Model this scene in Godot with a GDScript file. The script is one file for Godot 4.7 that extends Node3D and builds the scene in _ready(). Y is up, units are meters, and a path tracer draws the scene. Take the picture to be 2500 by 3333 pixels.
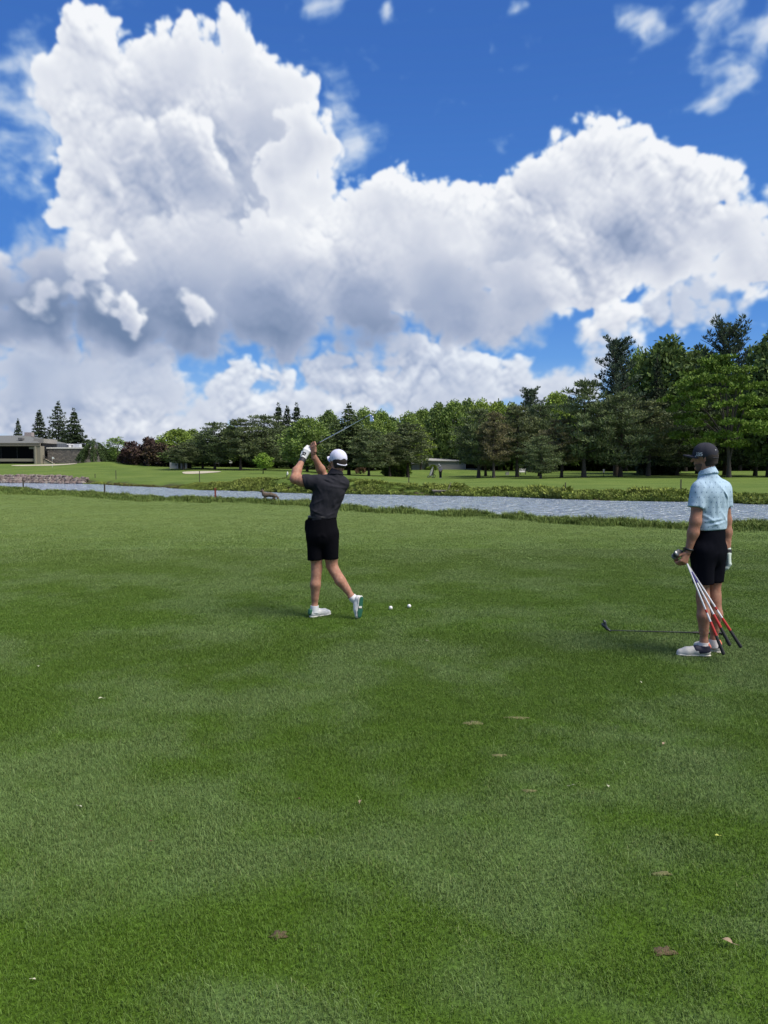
extends Node3D
# A golf fairway with a pond: one golfer finishing a swing, another waiting with his clubs, pines and a clubhouse beyond the water.

func _ready() -> void:
	# camera
	var cam := Camera3D.new()
	cam.name = "camera"
	cam.fov = 66.0
	cam.position = Vector3(0, 1.62, 0)
	cam.rotation_degrees = Vector3(-3.43, 0, 0)
	cam.near = 0.05
	cam.far = 4000.0
	add_child(cam)
	cam.current = true
	# sky, exposure
	var we := WorldEnvironment.new()
	we.name = "environment"
	var env := Environment.new()
	env.background_mode = Environment.BG_SKY
	env.tonemap_mode = Environment.TONE_MAPPER_LINEAR
	env.tonemap_exposure = 1.3
	env.background_energy_multiplier = 0.78
	env.sdfgi_enabled = true
	env.ssao_enabled = true
	env.ssil_enabled = true
	var sk := Sky.new()
	var pm := PanoramaSkyMaterial.new()
	pm.panorama = make_sky()
	sk.sky_material = pm
	env.sky = sk
	we.environment = env
	add_child(we)
	# the sun, high on the right behind thin cloud
	var sun := DirectionalLight3D.new()
	sun.name = "sun"
	sun.light_energy = 1.4
	sun.light_color = Color(1.0, 0.965, 0.91)
	sun.light_angular_distance = 35.0
	sun.shadow_enabled = true
	sun.look_at_from_position(Vector3(0.62, 1.0, 0.32), Vector3.ZERO, Vector3.FORWARD)
	add_child(sun)
	make_materials()
	build_ground()
	build_water()
	build_trees()
	build_buildings()
	build_banks()
	build_golfer()
	build_waiting_golfer()
	build_small_things()
	build_lawn_grass()

# ---------- helpers ----------
var rng := RandomNumberGenerator.new()
var M: Dictionary = {}
var taken: Dictionary = {}

func srgb(r: float, g: float, b: float) -> Color:
	return Color(r, g, b).linear_to_srgb()

func mat(r: float, g: float, b: float, rough := 0.8, metal := 0.0) -> StandardMaterial3D:
	var m := StandardMaterial3D.new()
	m.albedo_color = srgb(r, g, b)
	m.roughness = rough
	m.metallic = metal
	return m

func vmat(rough := 0.8, back := 0.0) -> StandardMaterial3D:
	var m := StandardMaterial3D.new()
	m.vertex_color_use_as_albedo = true
	m.roughness = rough
	m.cull_mode = BaseMaterial3D.CULL_DISABLED
	if back > 0.0:
		m.backlight_enabled = true
		m.backlight = Color(back, back, back)
	return m

func noise_tex(size: int, n: FastNoiseLite, lo: Color, hi: Color, as_normal := false, bump := 4.0) -> NoiseTexture2D:
	var t := NoiseTexture2D.new()
	t.width = size
	t.height = size
	t.seamless = true
	t.noise = n
	if as_normal:
		t.as_normal_map = true
		t.bump_strength = bump
	else:
		var g := Gradient.new()
		g.set_color(0, lo)
		g.set_color(1, hi)
		t.color_ramp = g
	return t

func numbered(called: String) -> String:
	if not taken.has(called):
		taken[called] = 0
		return called
	taken[called] += 1
	return "%s_%03d" % [called, taken[called]]

func tag(o: Node3D, label: String, category: String, group := "") -> void:
	o.set_meta("label", label)
	o.set_meta("category", category)
	if group != "":
		o.set_meta("group", group)

func thing(called: String, label: String, category: String, at := Vector3.ZERO, turn := 0.0, group := "") -> Node3D:
	var o := Node3D.new()
	o.name = numbered(called)
	add_child(o)
	o.position = at
	o.rotation.y = turn
	tag(o, label, category, group)
	return o

func part(called: String, mesh: Mesh, m: Material, parent: Node3D) -> MeshInstance3D:
	var o := MeshInstance3D.new()
	o.name = called
	o.mesh = mesh
	if m:
		o.material_override = m
	parent.add_child(o, true)
	return o

func single(called: String, mesh: Mesh, m: Material, label: String, category: String, at := Vector3.ZERO, group := "") -> MeshInstance3D:
	var o := MeshInstance3D.new()
	o.name = numbered(called)
	o.mesh = mesh
	if m:
		o.material_override = m
	add_child(o)
	o.position = at
	tag(o, label, category, group)
	return o

func struct(called: String, mesh: Mesh, m: Material) -> MeshInstance3D:
	var o := MeshInstance3D.new()
	o.name = numbered(called)
	o.mesh = mesh
	o.material_override = m
	add_child(o)
	o.set_meta("kind", "structure")
	return o

func copies(called: String, mesh: Mesh, m: Material, places: Array, colors: Array) -> MultiMeshInstance3D:
	var mm := MultiMesh.new()
	mm.transform_format = MultiMesh.TRANSFORM_3D
	mm.use_colors = true
	mm.mesh = mesh
	mm.instance_count = places.size()
	for i in places.size():
		mm.set_instance_transform(i, places[i])
		mm.set_instance_color(i, colors[i])
	var o := MultiMeshInstance3D.new()
	o.name = numbered(called)
	o.multimesh = mm
	o.material_override = m
	add_child(o)
	o.set_meta("kind", "stuff")
	return o

func new_st() -> SurfaceTool:
	var st := SurfaceTool.new()
	st.begin(Mesh.PRIMITIVE_TRIANGLES)
	return st

func done(st: SurfaceTool) -> ArrayMesh:
	st.index()
	st.generate_normals()
	return st.commit()

func quad(st: SurfaceTool, a: Vector3, b: Vector3, c: Vector3, d: Vector3, smooth := -1) -> void:
	st.set_smooth_group(smooth if smooth >= 0 else 0xFFFFFFFF)
	for p in [a, b, c, a, c, d]:
		st.add_vertex(p)

# a box with slightly bevelled upright edges is not needed at these sizes; corners lo and hi, then turned and moved by t
func box(st: SurfaceTool, lo: Vector3, hi: Vector3, t := Transform3D.IDENTITY) -> void:
	var p: Array = []
	for i in 8:
		p.append(t * Vector3(hi.x if i & 1 else lo.x, hi.y if i & 2 else lo.y, hi.z if i & 4 else lo.z))
	for f in [[4, 6, 7, 5], [1, 3, 2, 0], [5, 7, 3, 1], [0, 2, 6, 4], [6, 2, 3, 7], [0, 4, 5, 1]]:
		quad(st, p[f[0]], p[f[1]], p[f[2]], p[f[3]])

# a tube along points with a radius at each, rounded shading, closed ends
func tube(st: SurfaceTool, pts: Array, radii: Array, sides := 8, flat_y := 1.0) -> void:
	var rings: Array = []
	for i in pts.size():
		var dir: Vector3 = (pts[mini(i + 1, pts.size() - 1)] - pts[maxi(i - 1, 0)]).normalized()
		var ref := Vector3.UP if absf(dir.y) < 0.9 else Vector3.RIGHT
		var u := dir.cross(ref).normalized()
		var v := u.cross(dir).normalized()
		var ring: Array = []
		for k in sides:
			var an := TAU * k / sides
			ring.append(pts[i] + (u * cos(an) + v * sin(an) * flat_y) * float(radii[i]))
		rings.append(ring)
	for i in pts.size() - 1:
		for k in sides:
			var k2 := (k + 1) % sides
			quad(st, rings[i][k], rings[i][k2], rings[i + 1][k2], rings[i + 1][k], 1)
	st.set_smooth_group(0xFFFFFFFF)
	for k in range(1, sides - 1):
		for p in [rings[0][0], rings[0][k + 1], rings[0][k]]:
			st.add_vertex(p)
		var e: Array = rings[-1]
		for p in [e[0], e[k], e[k + 1]]:
			st.add_vertex(p)

func tube_mesh(pts: Array, radii: Array, sides := 8) -> ArrayMesh:
	var st := new_st()
	tube(st, pts, radii, sides)
	return done(st)

func box_mesh(lo: Vector3, hi: Vector3) -> ArrayMesh:
	var st := new_st()
	box(st, lo, hi)
	return done(st)

func lin(points: Array, x: float) -> float:
	if x <= points[0][0]:
		return points[0][1]
	for i in range(1, points.size()):
		if x <= points[i][0]:
			return lerpf(points[i - 1][1], points[i][1], (x - points[i - 1][0]) / (points[i][0] - points[i - 1][0]))
	return points[-1][1]

func arrays_mesh(v: PackedVector3Array, idx: PackedInt32Array, n := PackedVector3Array(), c := PackedColorArray(), uv := PackedVector2Array()) -> ArrayMesh:
	var a: Array = []
	a.resize(Mesh.ARRAY_MAX)
	a[Mesh.ARRAY_VERTEX] = v
	a[Mesh.ARRAY_INDEX] = idx
	if n.size():
		a[Mesh.ARRAY_NORMAL] = n
	if c.size():
		a[Mesh.ARRAY_COLOR] = c
	if uv.size():
		a[Mesh.ARRAY_TEX_UV] = uv
	var m := ArrayMesh.new()
	m.add_surface_from_arrays(Mesh.PRIMITIVE_TRIANGLES, a)
	return m

# ---------- bodies: tapered capsules joined smoothly, meshed as surface nets ----------
class Field:
	var a: Array = []
	var ba: Array = []
	var r0: Array = []
	var r1: Array = []
	var n: Array = []
	var flat: Array = []
	var subs: Array = []
	var planes: Array = []
	var cuts: Dictionary = {}
	var k := 0.02
	var kk: Array = []
	var noise: FastNoiseLite
	var amp := 0.0
	var stretch := Vector3.ONE
	var folds: Array = []
	func cap(p: Vector3, q: Vector3, rp: float, rq: float, normal := Vector3.ZERO, flatten := 1.0) -> void:
		a.append(p)
		var d := q - p
		if flatten != 1.0:
			d += normal * d.dot(normal) * (flatten - 1.0)
		ba.append(d)
		r0.append(rp)
		r1.append(rq)
		n.append(normal)
		flat.append(flatten)
		kk.append(k)
	func chain(pts: Array, radii: Array, normal := Vector3.ZERO, flatten := 1.0) -> void:
		for i in pts.size() - 1:
			cap(pts[i], pts[i + 1], radii[i], radii[i + 1], normal, flatten)
	func dist(i: int, p: Vector3) -> float:
		var pa: Vector3 = p - a[i]
		var f: float = flat[i]
		if f != 1.0:
			var nn: Vector3 = n[i]
			pa += nn * pa.dot(nn) * (f - 1.0)
		var b: Vector3 = ba[i]
		var l := b.length_squared()
		var h := clampf(pa.dot(b) / l, 0.0, 1.0) if l > 1e-9 else 0.0
		var m := (pa - b * h).length() - lerpf(r0[i], r1[i], h)
		if cuts.has(i):
			m = maxf(m, (p - cuts[i][0]).dot(cuts[i][1]))
		return m
	func value(p: Vector3, which: Array) -> float:
		var m := 10.0
		for i in which:
			var d := dist(i, p)
			var q: float = kk[i]
			var h := clampf(0.5 + 0.5 * (d - m) / q, 0.0, 1.0)
			m = lerpf(d, m, h) - q * h * (1.0 - h)
		if noise and absf(m) < 0.05:
			m += noise.get_noise_3d(p.x * stretch.x, p.y * stretch.y, p.z * stretch.z) * amp
			for fo in folds:
				# a crease: a soft ridge along a segment of the back
				if p.z < -0.03:
					break
				var q := Vector2(p.x - fo[0], p.y - fo[1])
				var s := Vector2(fo[2] - fo[0], fo[3] - fo[1])
				var h := clampf(q.dot(s) / s.length_squared(), 0.0, 1.0)
				var d := (q - s * h).length() / float(fo[4])
				if d < 2.0:
					m -= float(fo[5]) * exp(-d * d * 2.0) * sin(PI * clampf(h * 0.9 + 0.05, 0.0, 1.0))
		for s in subs:
			var q: Vector3 = p - s[0]
			m = maxf(m, float(s[1]) - q.length())
		for pl in planes:
			m = maxf(m, (p - pl[0]).dot(pl[1]))
		return m
	func mesh(cell: float) -> ArrayMesh:
		var lo := Vector3.ONE * 1e6
		var hi := -lo
		var most := 1.0
		for i in a.size():
			var b: Vector3 = ba[i]
			var f: float = flat[i]
			most = maxf(most, f)
			if f != 1.0:
				b -= n[i] * b.dot(n[i]) * (1.0 - 1.0 / f)
			var r := Vector3.ONE * (maxf(r0[i], r1[i]) * maxf(1.0, 1.0 / f) + absf(amp) + cell * 3.0)
			lo = lo.min(a[i] - r).min(a[i] + b - r)
			hi = hi.max(a[i] + r).max(a[i] + b + r)
		const B := 6
		var nb := Vector3i(((hi - lo) / (cell * B)).ceil())
		var nx := nb.x * B + 1
		var ny := nb.y * B + 1
		var nz := nb.z * B + 1
		var vals := PackedFloat32Array()
		vals.resize(nx * ny * nz)
		vals.fill(1.0)
		var active: Array = []
		var half := (B * 0.5 + 1.0) * cell * 1.733
		for bz in nb.z:
			for by in nb.y:
				for bx in nb.x:
					var c := lo + Vector3(bx + 0.5, by + 0.5, bz + 0.5) * cell * B
					var which: Array = []
					var least := 10.0
					for i in a.size():
						var d := dist(i, c)
						if d < half * float(flat[i]) + 0.036 + absf(amp) + 0.006:
							which.append(i)
							least = minf(least, d)
					if which.is_empty():
						continue
					var deep := planes.is_empty() and subs.is_empty() and least < -half * most - k
					if not deep:
						active.append(Vector3i(bx, by, bz))
					for z in B:
						for y in B:
							var at := ((bz * B + z) * ny + by * B + y) * nx + bx * B
							for x in B:
								vals[at + x] = -1.0 if deep else value(lo + Vector3(bx * B + x, by * B + y, bz * B + z) * cell, which)
		var index := PackedInt32Array()
		index.resize(nx * ny * nz)
		index.fill(-1)
		var v := PackedVector3Array()
		var cells: Array = []
		var off := [0, 1, nx, nx + 1, nx * ny, nx * ny + 1, nx * ny + nx, nx * ny + nx + 1]
		for bl in active:
			for z in range(bl.z * B, mini(bl.z * B + B, nz - 1)):
				for y in range(bl.y * B, mini(bl.y * B + B, ny - 1)):
					for x in range(bl.x * B, mini(bl.x * B + B, nx - 1)):
						var at: int = (z * ny + y) * nx + x
						var neg := 0
						for o in off:
							if vals[at + o] < 0.0:
								neg += 1
						if neg == 0 or neg == 8:
							continue
						var sum := Vector3.ZERO
						var cnt := 0
						for e in [[0, 1], [2, 3], [4, 5], [6, 7], [0, 2], [1, 3], [4, 6], [5, 7], [0, 4], [1, 5], [2, 6], [3, 7]]:
							var p: int = e[0]
							var q: int = e[1]
							var s := vals[at + off[p]]
							var t := vals[at + off[q]]
							if (s < 0.0) != (t < 0.0):
								var w := s / (s - t)
								sum += Vector3(p & 1, (p >> 1) & 1, p >> 2).lerp(Vector3(q & 1, (q >> 1) & 1, q >> 2), w)
								cnt += 1
						index[at] = v.size()
						v.append(lo + (Vector3(x, y, z) + sum / cnt) * cell)
						cells.append(at)
		var idx := PackedInt32Array()
		var axes := [[1, nx, nx * ny], [nx, nx * ny, 1], [nx * ny, 1, nx]]
		for at in cells:
			for ax in axes:
				var s := vals[at]
				var t := vals[at + ax[0]]
				if (s < 0.0) == (t < 0.0) or at - ax[1] - ax[2] < 0:
					continue
				var q0 := index[at]
				var q1 := index[at - ax[1]]
				var q2 := index[at - ax[1] - ax[2]]
				var q3 := index[at - ax[2]]
				if q1 < 0 or q2 < 0 or q3 < 0:
					continue
				if s < 0.0:
					idx.append_array([q0, q2, q1, q0, q3, q2])
				else:
					idx.append_array([q0, q1, q2, q0, q2, q3])
		var nr := PackedVector3Array()
		nr.resize(v.size())
		for i in range(0, idx.size(), 3):
			var p0 := v[idx[i]]
			var c := (v[idx[i + 2]] - p0).cross(v[idx[i + 1]] - p0)
			nr[idx[i]] += c
			nr[idx[i + 1]] += c
			nr[idx[i + 2]] += c
		for i in nr.size():
			nr[i] = nr[i].normalized()
		var arr: Array = []
		arr.resize(Mesh.ARRAY_MAX)
		arr[Mesh.ARRAY_VERTEX] = v
		arr[Mesh.ARRAY_NORMAL] = nr
		arr[Mesh.ARRAY_INDEX] = idx
		var m := ArrayMesh.new()
		m.add_surface_from_arrays(Mesh.PRIMITIVE_TRIANGLES, arr)
		return m

func cloth_noise(freq: float, sd: int) -> FastNoiseLite:
	var n := FastNoiseLite.new()
	n.noise_type = FastNoiseLite.TYPE_SIMPLEX_SMOOTH
	n.frequency = freq
	n.seed = sd
	n.fractal_octaves = 3
	return n

func make_materials() -> void:
	M.white = mat(0.75, 0.75, 0.74, 0.6)
	M.black = mat(0.012, 0.012, 0.014, 0.55)
	M.dark_steel = mat(0.05, 0.05, 0.055, 0.4, 0.6)
	M.steel = mat(0.62, 0.63, 0.65, 0.22, 1.0)
	M.skin = mat(0.44, 0.245, 0.17, 0.6)
	M.skin.albedo_texture = noise_tex(256, cloth_noise(0.02, 7), Color(0.80, 0.74, 0.72), Color(1, 1, 1))
	M.skin.uv1_triplanar = true
	M.skin.uv1_scale = Vector3(4, 4, 4)
	M.skin.metallic_specular = 0.35
	M.skin.subsurf_scatter_enabled = true
	M.skin.subsurf_scatter_strength = 0.12
	M.bark = vmat(0.95)

# ---------- the sky: a computed panorama of air and clouds ----------
# heaps of cloud, the farthest first, as domes in directions (azimuth, elevation, radius) in degrees; azimuth 0 is -Z and grows to the right
const CLOUDS = [
	[[-19.8, 26.3, 2.5], [-21.1, 24.3, 1.9], [-19.4, 24.1, 2.7], [-20.8, 21.4, 2.2], [-15.9, 23.0, 4.5], [-13.1, 25.7, 2.5], [-14.4, 24.4, 2.9], [-9.3, 26.3, 2.5], [-8.6, 24.6, 2.8], [-7.8, 22.3, 3.5], [-10.7, 21.6, 5.0], [-16.9, 18.3, 5.5], [-11.4, 17.9, 5.6], [-6.2, 18.1, 3.7], [-20.3, 17.2, 2.2], [-16.0, 20.3, 4.9]],
	[[-5.5, 21.0, 2.5], [-6.2, 22.6, 1.7], [-4.2, 19.3, 2.1], [-7.2, 20.1, 2.3], [-5.9, 17.8, 3.0], [-8.8, 16.0, 2.7], [1.0, 17.5, 3.2], [-1.3, 17.8, 2.1], [3.6, 17.8, 2.0], [7.1, 17.7, 1.6], [5.6, 16.5, 2.1], [2.3, 14.3, 4.4], [-2.3, 14.3, 4.0], [-6.2, 14.3, 3.7]],
	[[-17.2, 19.9, 2.7], [-14.1, 20.5, 2.6], [-19.0, 18.1, 2.5], [-12.6, 18.7, 2.3], [-15.7, 17.9, 3.9], [-11.0, 18.2, 1.3]],
	[[12.0, 18.7, 3.6], [14.8, 20.2, 3.1], [17.2, 19.9, 2.6], [10.1, 17.2, 2.7], [19.0, 18.8, 1.9], [21.1, 17.1, 2.8], [23.7, 17.5, 1.7], [25.0, 16.1, 1.4], [23.4, 15.2, 2.8], [16.7, 16.1, 4.5], [8.9, 14.2, 4.3], [13.6, 13.7, 3.9], [19.7, 13.8, 3.5], [24.0, 13.2, 2.3], [26.4, 12.9, 3.0]],
	[[-20.0, 12.9, 3.8], [-23.1, 13.2, 2.6], [-25.0, 14.0, 1.3], [-25.6, 11.3, 1.8], [-26.6, 12.9, 1.8], [-13.9, 12.4, 4.9], [-7.6, 12.4, 5.0], [-1.0, 13.4, 3.9], [4.0, 12.5, 4.0], [8.9, 11.7, 3.2], [-22.9, 10.4, 3.4], [-18.6, 10.1, 3.5], [-14.0, 10.0, 3.3], [-7.6, 10.2, 3.3], [-1.0, 10.5, 3.2], [5.6, 10.9, 3.0], [10.5, 11.4, 2.5], [-26.2, 9.3, 2.4]],
	[[-24.1, 5.3, 3.1], [-20.2, 4.8, 3.0], [-16.2, 5.5, 2.4], [-23.1, 3.2, 2.8], [-13.1, 4.0, 1.8], [-7.0, 5.4, 1.7], [-3.6, 6.3, 2.1], [-1.0, 5.6, 2.1], [2.3, 6.8, 2.5], [5.7, 6.7, 2.5], [7.6, 5.6, 2.2], [4.0, 4.8, 2.7], [13.4, 5.6, 2.1], [14.7, 6.4, 1.5], [11.5, 5.0, 2.0], [-4.3, 4.1, 1.8], [16.3, 9.9, 1.5], [15.0, 9.2, 1.1], [20.6, 11.1, 2.2], [22.3, 12.0, 1.7], [18.6, 10.5, 1.1], [24.7, 10.4, 0.9], [-17.2, 2.7, 2.6], [-8.9, 3.1, 2.0], [-23.0, 6.8, 2.8], [-17.1, 6.8, 2.3], [-11.5, 5.0, 2.0], [-6.0, 4.4, 2.3], [-21.1, 2.3, 2.8], [-13.5, 2.4, 2.3], [1.0, 5.8, 2.4], [6.0, 4.8, 2.5], [9.6, 5.7, 2.0]],
	[[-13.3, 10.7, 1.0], [-12.7, 11.0, 0.7], [-23.3, 10.5, 0.7], [-22.6, 11.0, 0.4], [-18.2, 10.6, 0.8], [-20.3, 13.0, 1.1], [-19.5, 13.6, 0.8], [-18.2, 14.8, 0.8], [-21.4, 15.4, 0.7], [-9.5, 16.8, 0.7], [-20.6, 11.1, 0.6], [16.2, 9.9, 1.3], [15.0, 9.2, 1.0], [17.2, 10.3, 0.8], [-6.9, 16.9, 0.6]],
]
# of each heap: softness of its edge, how bright, how much darker with its thickness, share of the puffs
const CLOUD_LOOK = [[0.40, 1.00, 0.075, 1.0], [0.45, 1.02, 0.085, 1.0], [1.5, 0.93, 0.05, 0.8], [0.5, 1.01, 0.085, 1.0], [1.9, 0.90, 0.035, 0.9], [1.0, 0.90, 0.06, 0.9], [0.8, 1.0, 0.10, 0.75]]
const CLOUD_WISP = [[-23.6, 24.4, 2.2], [-24.2, 22.1, 2.8], [-23.5, 19.5, 2.6], [-24.9, 18.0, 1.8], [-3.7, 23.2, 2.4], [-2.9, 21.3, 1.3], [22.5, 26.0, 2.6], [23.3, 24.0, 1.9], [22.3, 22.3, 0.9], [24.9, 25.2, 1.8], [16.4, 27.6, 1.5], [18.5, 26.6, 1.3], [-4.2, 28.9, 1.5], [0.5, 29.2, 0.9], [9.7, 29.1, 0.7], [21.6, 27.6, 1.3]]
# where the cloud is thicker or thinner than its outline tells: azimuth, elevation, widths, brighter or darker
const CLOUD_TONE = [[-14.1, 8.6, 15.0, 1.7, -0.24], [-23.2, 10.4, 5.0, 2.6, -0.16], [-3.6, 11.4, 8.7, 1.8, -0.12], [2.3, 9.2, 10.8, 1.3, -0.12], [-13.8, 19.4, 4.9, 2.9, -0.10], [-13.2, 18.1, 3.9, 1.6, -0.10], [18.0, 15.9, 7.5, 1.9, -0.09], [14.0, 15.6, 6.0, 1.6, -0.05], [-19.1, 11.2, 8.0, 2.2, -0.14], [-7.5, 20.3, 2.0, 2.7, -0.08], [5.6, 13.1, 10.1, 2.0, -0.06], [-6.2, 16.7, 2.0, 3.0, 0.10], [13.0, 12.5, 6.6, 1.0, 0.08], [-24.2, 4.7, 3.7, 1.8, -0.18], [-16.2, 6.5, 1.9, 1.0, -0.10], [-2.3, 6.8, 1.3, 0.8, -0.25], [-8.9, 7.6, 10.0, 0.5, -0.12]]
var sky_noise: Array = []
var sky_grid: Array = []
var sky_rows: Array = []
var sky_colors: Array = []

func fnl(kind: int, freq: float, octaves: int, sd: int) -> FastNoiseLite:
	var n := FastNoiseLite.new()
	n.noise_type = kind
	n.frequency = freq
	n.seed = sd
	n.fractal_type = FastNoiseLite.FRACTAL_FBM if octaves > 1 else FastNoiseLite.FRACTAL_NONE
	n.fractal_octaves = octaves
	if kind == FastNoiseLite.TYPE_CELLULAR:
		n.cellular_return_type = FastNoiseLite.RETURN_DISTANCE
		n.cellular_jitter = 0.9
	return n

func domes(list: Array, a: float, e: float) -> float:
	var m := -4.0
	var s := 0.0
	for c in list:
		var x: float = a - c[0]
		var y: float = e - c[1]
		var d: float = c[2] - sqrt(x * x + y * y)
		if d > -4.0:
			if d > m:
				s = s * exp((m - d) * 1.6) + 1.0
				m = d
			else:
				s += exp((d - m) * 1.6)
	return m + (log(s) / 1.6 * 0.6 if s > 1.0 else 0.0)

# the heaps' outlines on a grid of quarter degrees: azimuth -45 to 45, elevation -2 to 38
func sky_grid_row(i: int) -> void:
	var row := PackedFloat32Array()
	row.resize(361 * 8)
	var e := -2.0 + i * 0.25
	for k in 361:
		var a := -45.0 + k * 0.25
		for l in 7:
			row[k * 8 + l] = domes(CLOUDS[l], a, e)
		var wsum := 0.0
		for c in CLOUD_WISP:
			var x: float = (a - c[0]) / c[2]
			var y: float = (e - c[1]) / c[2]
			var q := x * x + y * y
			if q < 4.0:
				wsum += exp(-q * 1.3)
		row[k * 8 + 7] = minf(wsum, 1.0)
	sky_grid[i] = row

func sky_row(i: int, w: int, a0: float, e0: float, step: float) -> void:
	var row := PackedFloat32Array()
	row.resize(w * 11)
	var warp_a: FastNoiseLite = sky_noise[0]
	var warp_b: FastNoiseLite = sky_noise[1]
	var c1: FastNoiseLite = sky_noise[2]
	var c2: FastNoiseLite = sky_noise[3]
	var c3: FastNoiseLite = sky_noise[4]
	var fine: FastNoiseLite = sky_noise[5]
	var broad: FastNoiseLite = sky_noise[6]
	var wispy: FastNoiseLite = sky_noise[7]
	var e := e0 - i * step
	for k in w:
		var a := a0 + k * step
		var rad := deg_to_rad(a)
		# noise is read on a cylinder, so that it closes behind the viewer
		var px := sin(rad) * 57.3
		var pz := cos(rad) * 57.3
		var wx := warp_a.get_noise_3d(px, e * 1.25, pz)
		var wy := warp_b.get_noise_3d(px, e * 1.25, pz)
		var o := k * 11
		var f := fine.get_noise_3d(px * 1.3, e * 1.3, pz * 1.3)
		var inside := clampf((41.0 - absf(a)) / 9.0, 0.0, 1.0) * clampf((36.0 - e) / 5.0, 0.0, 1.0)
		var t := wispy.get_noise_3d(px * 0.8 + wx * 1.5, e * 1.5 + wx, pz * 0.8 + wy)
		var u := px + wx * 0.9
		var v := e + wy * 0.9
		var b1 := 1.0 + c1.get_noise_3d(u, v, pz)
		var b2 := 1.0 + c2.get_noise_3d(u, v, pz)
		var b3 := 1.0 + c3.get_noise_3d(u + wy * 0.6, v, pz + wx * 0.6)
		var puffs := 1.0 * (0.42 - b1 * b1) + 0.95 * (0.42 - b2 * b2) + 0.5 * (0.42 - b3 * b3) + f * 0.45
		var other_puffs := 0.7 * (b1 - 0.6) + 0.95 * (0.42 - b2 * b2) + 0.5 * (0.42 - b3 * b3) - f * 0.45
		var b := broad.get_noise_3d(px, e * 1.6, pz) if inside < 1.0 else 0.0
		var heap := (b + 0.03) * 13.0 - maxf(0.0, e - 16.0) * 0.12
		heap = minf(heap, (e - 6.5 + wx) * 1.1)
		var ga := clampf((a + wx * 1.9 + 45.0) * 4.0, 0.0, 359.9)
		var ge := clampf((e + wy * 1.5 + 2.0) * 4.0, 0.0, 158.9)
		var gi := int(ga)
		var gk := int(ge)
		var fa := ga - gi
		var fe := ge - gk
		var r0: PackedFloat32Array = sky_grid[gk]
		var r1: PackedFloat32Array = sky_grid[gk + 1]
		for l in 8:
			var at := gi * 8 + l
			var m := lerpf(lerpf(r0[at], r0[at + 8], fa), lerpf(r1[at], r1[at + 8], fa), fe)
			if l == 7:
				row[o + 7] = lerpf(clampf(b * 2.0 + 0.1, 0.0, 0.7), m, inside) * 1.2 + t * 1.15 - 0.55 + f * 0.25
				continue
			if l == 5:
				m = lerpf((b + 0.12) * 7.0 - absf(e - 5.0) * 0.7, m * 0.8 + 0.02, inside) + t * 0.9
			elif inside < 1.0:
				m = lerpf(heap if l == 3 else -4.0, m, inside)
			if inside > 0.0 and l < 5:
				m -= [0.75, 0.7, 0.3, 0.8, 0.3][l] * inside
			if l == 4:
				m = minf(m, (e - 6.2 - 2.2 * smoothstep(-6.0, 14.0, a) + 0.7 * wx) * 1.3 + 0.4) if inside > 0.0 else m
			row[o + l] = m + (puffs if l % 2 == 0 else other_puffs) * float(CLOUD_LOOK[l][3])
		row[o + 9] = wx
		row[o + 10] = wy
		row[o + 8] = broad.get_noise_3d(pz * 2.2 + 31.0, e * 3.0, px * 2.2)
	sky_rows[i] = row

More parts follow.
